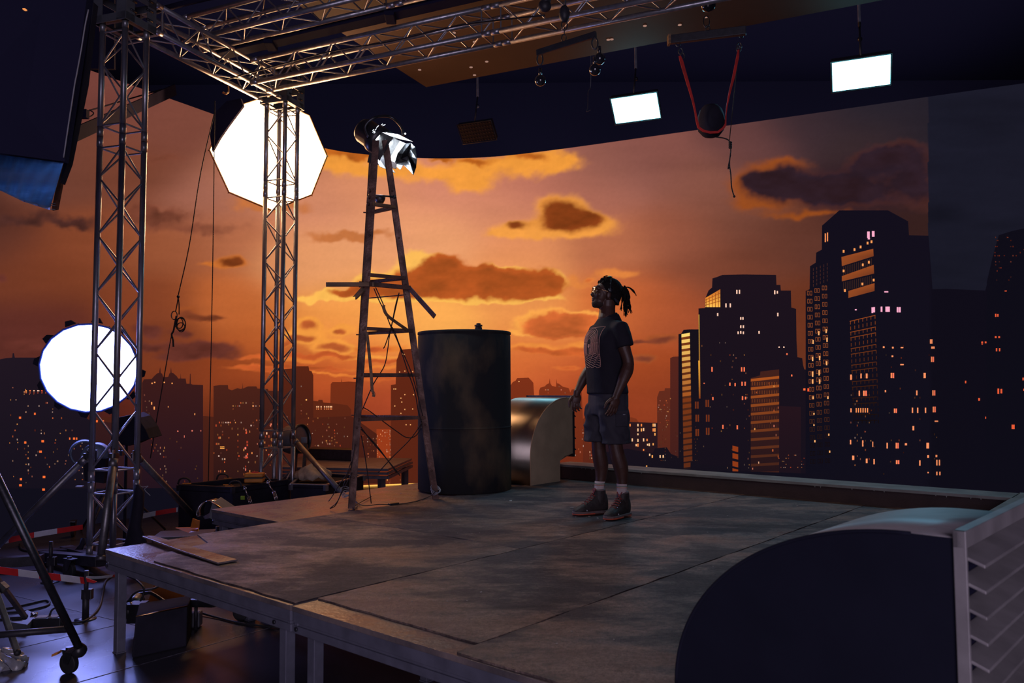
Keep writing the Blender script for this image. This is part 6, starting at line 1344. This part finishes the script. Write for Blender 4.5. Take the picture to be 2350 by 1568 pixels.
# print on the chest: arches, palm, waves (thin raised ink lines following the cloth)
dg = bpy.context.evaluated_depsgraph_get(); ev = shirt.evaluated_get(dg); tm = ev.to_mesh()
bvh = BVHTree.FromPolygons([ORG['person'] + v_.co for v_ in tm.vertices], [tuple(p.vertices) for p in tm.polygons]); ev.to_mesh_clear()
def chest(l, z):
    o = B(.5, l, z); h = bvh.ray_cast(o, -FW, 1.0)
    return (h[0] + FW * .0015) if h[0] else None
b = MB()
def ink(pts, r=.0016):
    seg_ = []
    for l, z in pts:
        p = chest(l, z)
        if p is None: continue
        seg_.append(p)
    if len(seg_) > 1: b.tube(seg_, r, 5)
zt_, zb_, hwp = 1.420, 1.130, .115
ink([(-hwp, zb_), (hwp, zb_)]); ink([(hwp, zb_ + (zt_ - zb_) * i / 14) for i in range(15)]); ink([(-hwp, zb_ + (zt_ - zb_) * i / 14) for i in range(15)]); ink([(-hwp + 2 * hwp * i / 14, zt_) for i in range(15)])
for k_ in range(9):
    r_ = .105 - .0095 * k_; zc_ = 1.305
    if k_ == 0: zc_ = 1.308
    ink([(r_ * math.cos(math.pi * i / 20), zc_ + r_ * 1.02 * math.sin(math.pi * i / 20)) for i in range(21)])
    for s_ in (-1, 1): ink([(s_ * r_, zc_ - (zc_ - 1.215) * i / 6) for i in range(7)])
for k_ in range(8):
    zz = 1.215 - .0095 * k_ - .0006 * k_ * k_; ink([(-hwp + 2 * hwp * i / 28, zz + .005 * math.sin(i * .9 + k_)) for i in range(29)], .0015)
ink([(.004 + .004 * math.sin(i * .4), 1.215 + .060 * i / 6) for i in range(7)], .002); ink([(.018 + .003 * math.sin(i * .4), 1.215 + .045 * i / 6) for i in range(7)], .002)
for a in range(0, 360, 52): ink([(.004, 1.278), (.004 + .016 * math.cos(R(a + 20)), 1.278 + .016 * math.sin(R(a + 20)))], .0022)
b.build('chest_print', M['printw'], man)
# --- shorts
b = MB()
b.loft([torso_ring(.955, -.006, .126, .168), torso_ring(.90, -.008, .138, .160), torso_ring(.82, -.006, .140, .160), torso_ring(.76, -.004, .132, .158)])
for s_, ff, cf in ((1, (.0, -.01, -.02), 0), (-1, (.015, .03, .035), 0)):
    rings = []
    for z, rf, rl, cf_ in ((.84, .120, .078, 0), (.80, .124, .082, 0), (.76, .124, .084, 0), (.72, .120, .084, 0), (.68, .118, .084, 0), (.64, .113, .083, 0), (.60, .113, .086, 0), (.57, .110, .086, 0), (.545 if s_ > 0 else .555, .113, .089, 0)):
        t = (.84 - z) / .29; c_ = (ff[0] * (1 - t) + ff[2] * t); wv = .006 * math.sin(z * 60 + s_)
        rg_ = torso_ring(z, c_, rf + wv, rl, cl=.078 * s_ + .010 * s_ * t, p=2.2); cc_ = sum(rg_, Vector()) / len(rg_)
        rings.append([p_ + (p_ - cc_).normalized() * (.0055 * math.sin(5 * 2 * math.pi * j_ / len(rg_) + z * 34 * s_) + .004 * math.sin(9 * 2 * math.pi * j_ / len(rg_) - z * 51)) for j_, p_ in enumerate(rg_)])
    b.loft(rings)
b.build('shorts', M['shorts'], man, remesh=.009, smooth=3)
b = MB(); c = B(-.02, .170, .73); b.boxf(c, FW * .05, LF * .006, Z * .055); b.boxf(c + Z * .05 + LF * .004, FW * .052, LF * .005, Z * .014); b.build('cargo_pocket', M['shorts'], man, bevel=.006)
b = MB(); b.boxf(B(-.035, .181, .765), FW * .010, LF * .001, Z * .003); b.build('pocket_tag', M['cord'], man)
# --- socks and boots
def boot(an, toe_dir, s_, heel_off=.07):
    td = toe_dir.normalized(); sd = Vector((-td.y, td.x, 0)); g = Vector((an.x, an.y, DECK))
    b = MB(); rr_ = []
    for z, r in ((.12, .036), (.19, .038), (.22, .0395), (.248, .0415), (.25, .039)):
        c_ = g + Z * z + ((an - g) * 0) + (body_leg_shift[s_] * (z - .12)); rr_.append([c_ + Vector((r * math.cos(2 * math.pi * j / 20), r * math.sin(2 * math.pi * j / 20), 0)) for j in range(20)])
    b.loft(rr_); sk = b.build('sock', M['sock'], man)
    for zz, mt_ in ((.232, M['green']), (.222, M['gold'])):
        b = MB(); c_ = g + Z * zz + body_leg_shift[s_] * (zz - .12); b.tube([c_ + Vector((.0405 * math.cos(2 * math.pi * j / 24), .0405 * math.sin(2 * math.pi * j / 24), 0)) for j in range(24)], .0022, 5, closed=True)
        b.build('stripe', sock_green if mt_ is M['green'] else sock_orange, sk) if False else b.build('sock_stripe', sock_green if zz > .23 else sock_orange, man)
    # boot upper: cross sections along the foot
    b = MB(); secs = []
    for f, wd, h0, h1 in ((-.078, .020, .018, .12), (-.070, .034, .016, .155), (-.045, .042, .016, .172), (-.01, .044, .016, .176), (.03, .046, .016, .160), (.06, .046, .016, .125), (.10, .048, .016, .098), (.14, .050, .016, .080), (.175, .046, .016, .066), (.20, .034, .018, .052), (.212, .016, .022, .040)):
        ring = []; hh = (h1 - h0) / 2; cz = (h0 + h1) / 2
        for j in range(20):
            a = 2 * math.pi * j / 20; c_, q_ = math.cos(a), math.sin(a)
            w_ = wd * (1 - .30 * max(0, q_)) * (abs(c_) ** .7) * (1 if c_ > 0 else -1)
            ring.append(g + td * f + sd * w_ + Z * (cz + hh * (abs(q_) ** .75) * (1 if q_ > 0 else -1)))
        secs.append(ring)
    b.loft(secs); sh_ = [[g + td * (-.012 + cx_ + ra_ * math.cos(2 * math.pi * j / 20)) + sd * rb3 * math.sin(2 * math.pi * j / 20) + Z * z_ for j in range(20)] for z_, cx_, ra_, rb3 in ((.05, .004, .060, .044), (.09, .004, .060, .047), (.13, .0, .054, .047), (.165, .0, .050, .046), (.184, .0, .050, .046), (.188, .0, .046, .042))]
    b.loft(sh_); bt = b.build('boot', M['boot'], man, sub=1)
    b = MB(); b.tube([g + td * (-.012 + .036 * math.cos(2 * math.pi * j / 20)) + sd * .034 * math.sin(2 * math.pi * j / 20) + Z * .182 for j in range(20)], .012, 8, closed=True); b.build('padded_collar', M['solegrey'], bt)
    ol = []
    for f, wd in ((-.085, .016), (-.075, .034), (-.045, .044), (0, .044), (.05, .046), (.10, .052), (.15, .053), (.185, .045), (.208, .028), (.218, .010)): ol.append((f, wd))
    poly = [(f, w_) for f, w_ in ol] + [(f, -w_) for f, w_ in reversed(ol)]
    b = MB(); b.prism([g + td * f + sd * w_ * 1.04 + Z * (.008 + .008) for f, w_ in poly], Z * .016); b.build('midsole', M['solegrey'], bt, bevel=.003)
    b = MB()
    heelp = [(f, w_) for f, w_ in poly if f < .0]; fore = [(f, w_) for f, w_ in poly if f > .04]
    for P_ in (heelp, fore): b.prism([g + td * f + sd * w_ * 1.05 + Z * .0085 for f, w_ in P_], Z * .010)
    b.build('sole', M['sole'], bt, bevel=.002)
    b = MB()
    for k_ in range(6):
        f = .045 + .018 * k_; z = .142 - .0145 * k_ + .004
        b.tube([g + td * (f - .008) + sd * .026 + Z * (z - .006), g + td * f + Z * (z + .002), g + td * (f + .008) - sd * .026 + Z * (z - .006)], .0035, 6); b.tube([g + td * (f - .008) - sd * .026 + Z * (z - .006), g + td * f + Z * (z + .003), g + td * (f + .008) + sd * .026 + Z * (z - .006)], .0035, 6)
    b.tube(curve_pts([g + td * .045 + Z * .155, g + td * .07 + sd * .03 + Z * .165, g + td * .085 + sd * .035 + Z * .14], 4), .003, 6)
    b.build('laces', M['lace'], bt)
    b = MB(); b.prism([g + td * .035 + sd * .0 + Z * .15, g + td * .028 + sd * .025 + Z * .19, g + td * .02 + Z * .20, g + td * .028 - sd * .025 + Z * .19], td * .008); b.build('tongue', M['lace'], bt)
    b = MB()
    for k_ in range(4):
        for q_ in (-1, 1): b.sphere(g + td * (.05 + .02 * k_) + sd * .032 * q_ + Z * (.135 - .016 * k_), .0035, 6)
    b.build('lace_hook', M['chrome'], bt)
    b = MB(); b.prism([g + td * .115 - sd * .050 * s_ * 0 + sd * (.0475) * (1 if (sd.dot(Vector((0, -1, 0))) > 0) else -1) + Z * z_ + td * o_ for z_, o_ in ((.036, 0), (.036, .012), (.048, .007))], sd * .003 * (1 if (sd.dot(Vector((0, -1, 0))) > 0) else -1)); b.build('logo_patch', M['white'], bt)
sock_green = mat('green_sock_stripe', (.06, .22, .10), .9, noise=.1); sock_orange = mat('orange_sock_stripe', (.65, .25, .12), .9, noise=.1)
body_leg_shift = {1: (B(-.055, .105, .33) - anL) / .21 * 1.0, -1: (B(.0, -.10, .33) - anR) / .21 * 1.0}
for k_ in body_leg_shift: body_leg_shift[k_] = Vector((body_leg_shift[k_].x, body_leg_shift[k_].y, 0))
boot(anL, Vector((-.66, -.75, 0)), 1); boot(anR, Vector((-.93, -.38, 0)), -1)
# --- hair
b = MB()
b.sphere(Hd(-.035, 0, .045), (.100, .083, .092), 26, (HFt, HL, HU)); b.sphere(Hd(-.070, 0, .0), (.062, .072, .075), 20, (HFt, HL, HU))
hair = b.build('hair_cap', M['hair'], man, remesh=.008, smooth=2)
rh = random.Random(11)
def locks(name, roots, parent=man):
    b = MB()
    for pts, r in roots:
        pp = curve_pts(pts, 4); n = len(pp); b.tube(pp, [r * (1 + .25 * math.sin(i * 2.1)) * (1 - .5 * i / n) for i in range(n)], 7)
    return b.build(name, M['hair'], parent)
R_ = []
for i in range(26):     # short locks on top, leaning back
    f = rh.uniform(.005, .062); l = rh.uniform(-.05, .05); s0_ = Hd(f, l, .112 - abs(l) * .4 - max(0, f - .02) * .5)
    L_ = rh.uniform(.028, .05); R_.append(([s0_, s0_ + HU * L_ * .6 - HFt * L_ * .1 + HL * l * .2, s0_ + HU * L_ * .85 - HFt * L_ * rh.uniform(.3, .9) + HL * rh.uniform(-.01, .01)], .0062))
locks('top_locks', R_)
R_ = []
root = Hd(-.130, 0, .040)
for i in range(40):     # pony tail of dreadlocks
    a = rh.uniform(0, 6.28); q_ = rh.uniform(0, 1); o = HL * .024 * math.cos(a) + HU * .02 * math.sin(a)
    back_ = rh.uniform(.008, .058); L_ = rh.uniform(.12, .18); sd_ = rh.uniform(-.035, .035)
    p0_ = root + o; p1_ = p0_ - HF * back_ * .6 + Z * rh.uniform(.0, .035); p2_ = p0_ - HF * back_ + HL * sd_ - Z * L_ * .35; p3_ = p0_ - HF * (back_ + rh.uniform(-.02, .015)) + HL * sd_ * 1.3 - Z * L_ * .75; p4_ = p3_ - Z * L_ * .25 - HF * rh.uniform(-.015, .02)
    R_.append(([p0_ + HFt * .03, p0_, p1_, p2_, p3_, p4_], .0058))
for i in range(4):
    p0_ = root + Z * .02; R_.append(([p0_, p0_ - HF * .05 + Z * .02, p0_ - HF * (.085 + .008 * i) + Z * (.005 - .012 * i), p0_ - HF * (.105 + .004 * i) - Z * (.012 * (i + 1))], .005))
locks('pony_tail', R_)
b = MB(); b.tube([root + HFt * .012 + HL * .026 * math.cos(a) + HU * .026 * math.sin(a) for a in [2 * math.pi * i / 16 for i in range(16)]], .006, 6, closed=True); b.build('hair_tie', M['shirt'], man)
# beard shadow
b = MB(); b.sphere(Hd(.040, 0, -.080), (.0535, .0495, .034), 22, (HFt, HL, HU)); b.sphere(Hd(.0625, 0, -.095), (.0275, .0275, .0215), 14, (HFt, HL, HU)); b.build('beard', mat('short_dark_beard', (.045, .022, .016), .8, noise=.4, scale=200, bump=.3, bscale=300), man, remesh=.005, smooth=2)
# head scarf bands at the nape
b = MB()
for k_ in range(3): b.tube(curve_pts([Hd(-.06 - .006 * k_, .072, -.030 - .008 * k_), Hd(-.10, .045, -.042 - .008 * k_), Hd(-.118, 0, -.046 - .008 * k_), Hd(-.10, -.045, -.042 - .008 * k_)], 5), .0045, 6)
b.build('nape_band', M['shorts'], man)
# glasses pushed on the brow
b = MB()
for s_ in (-1, 1): b.torus(Hd(.098, .030 * s_, .022), HFt * .96 + HL * .28 * s_, .024, .0014, 24, 6)
b.tube([Hd(.104, -.008, .026), Hd(.107, 0, .029), Hd(.104, .008, .026)], .0014, 6)
for s_ in (-1, 1): b.tube([Hd(.090, .052 * s_, .024), Hd(.04, .070 * s_, .020), Hd(-.01, .078 * s_, .014), Hd(-.03, .078 * s_, -.005)], .0016, 6)
gf = b.build('glasses_frame', M['gold'], man)
b = MB()
for s_ in (-1, 1): b.disc(Hd(.098, .030 * s_, .022), HFt * .96 + HL * .28 * s_, 0, .023, .001, 24)
b.build('lens', mat('amber_lens_glass', (.9, .55, .25), .05, trans=.95, noise=.05, spec=.3), gf)
# eyes
b = MB()
for s_ in (-1, 1): b.sphere(Hd(.073, .030 * s_, .012), .011, 12)
b.build('eye', M['cream'], man)
# headphones with a lime tag
b = MB(); hp = [Hd(-.012 + .0 * a, .088 * math.cos(R(a)), .035 + .100 * math.sin(R(a))) for a in range(-15, 196, 15)]; b.tube(hp, .006, 8); hb = b.build('headband', M['blackplastic'], man)
for s_ in (-1, 1):
    b = MB(); b.lathe(Hd(-.016, .078 * s_, .026), HL * s_, [(.001, 0), (.016, 0), (.018, .004), (.018, .010), (.012, .014), (.001, .015)], 20); b.build('ear_cup', M['blackplastic'], man)
b = MB(); b.boxf(Hd(-.012, .035, .135), HFt * .013, HL * .012 - HU * .006, HU * .003 + HL * .001); b.build('lime_tag', M['green'], hb, label='small lime green tag on the headband')
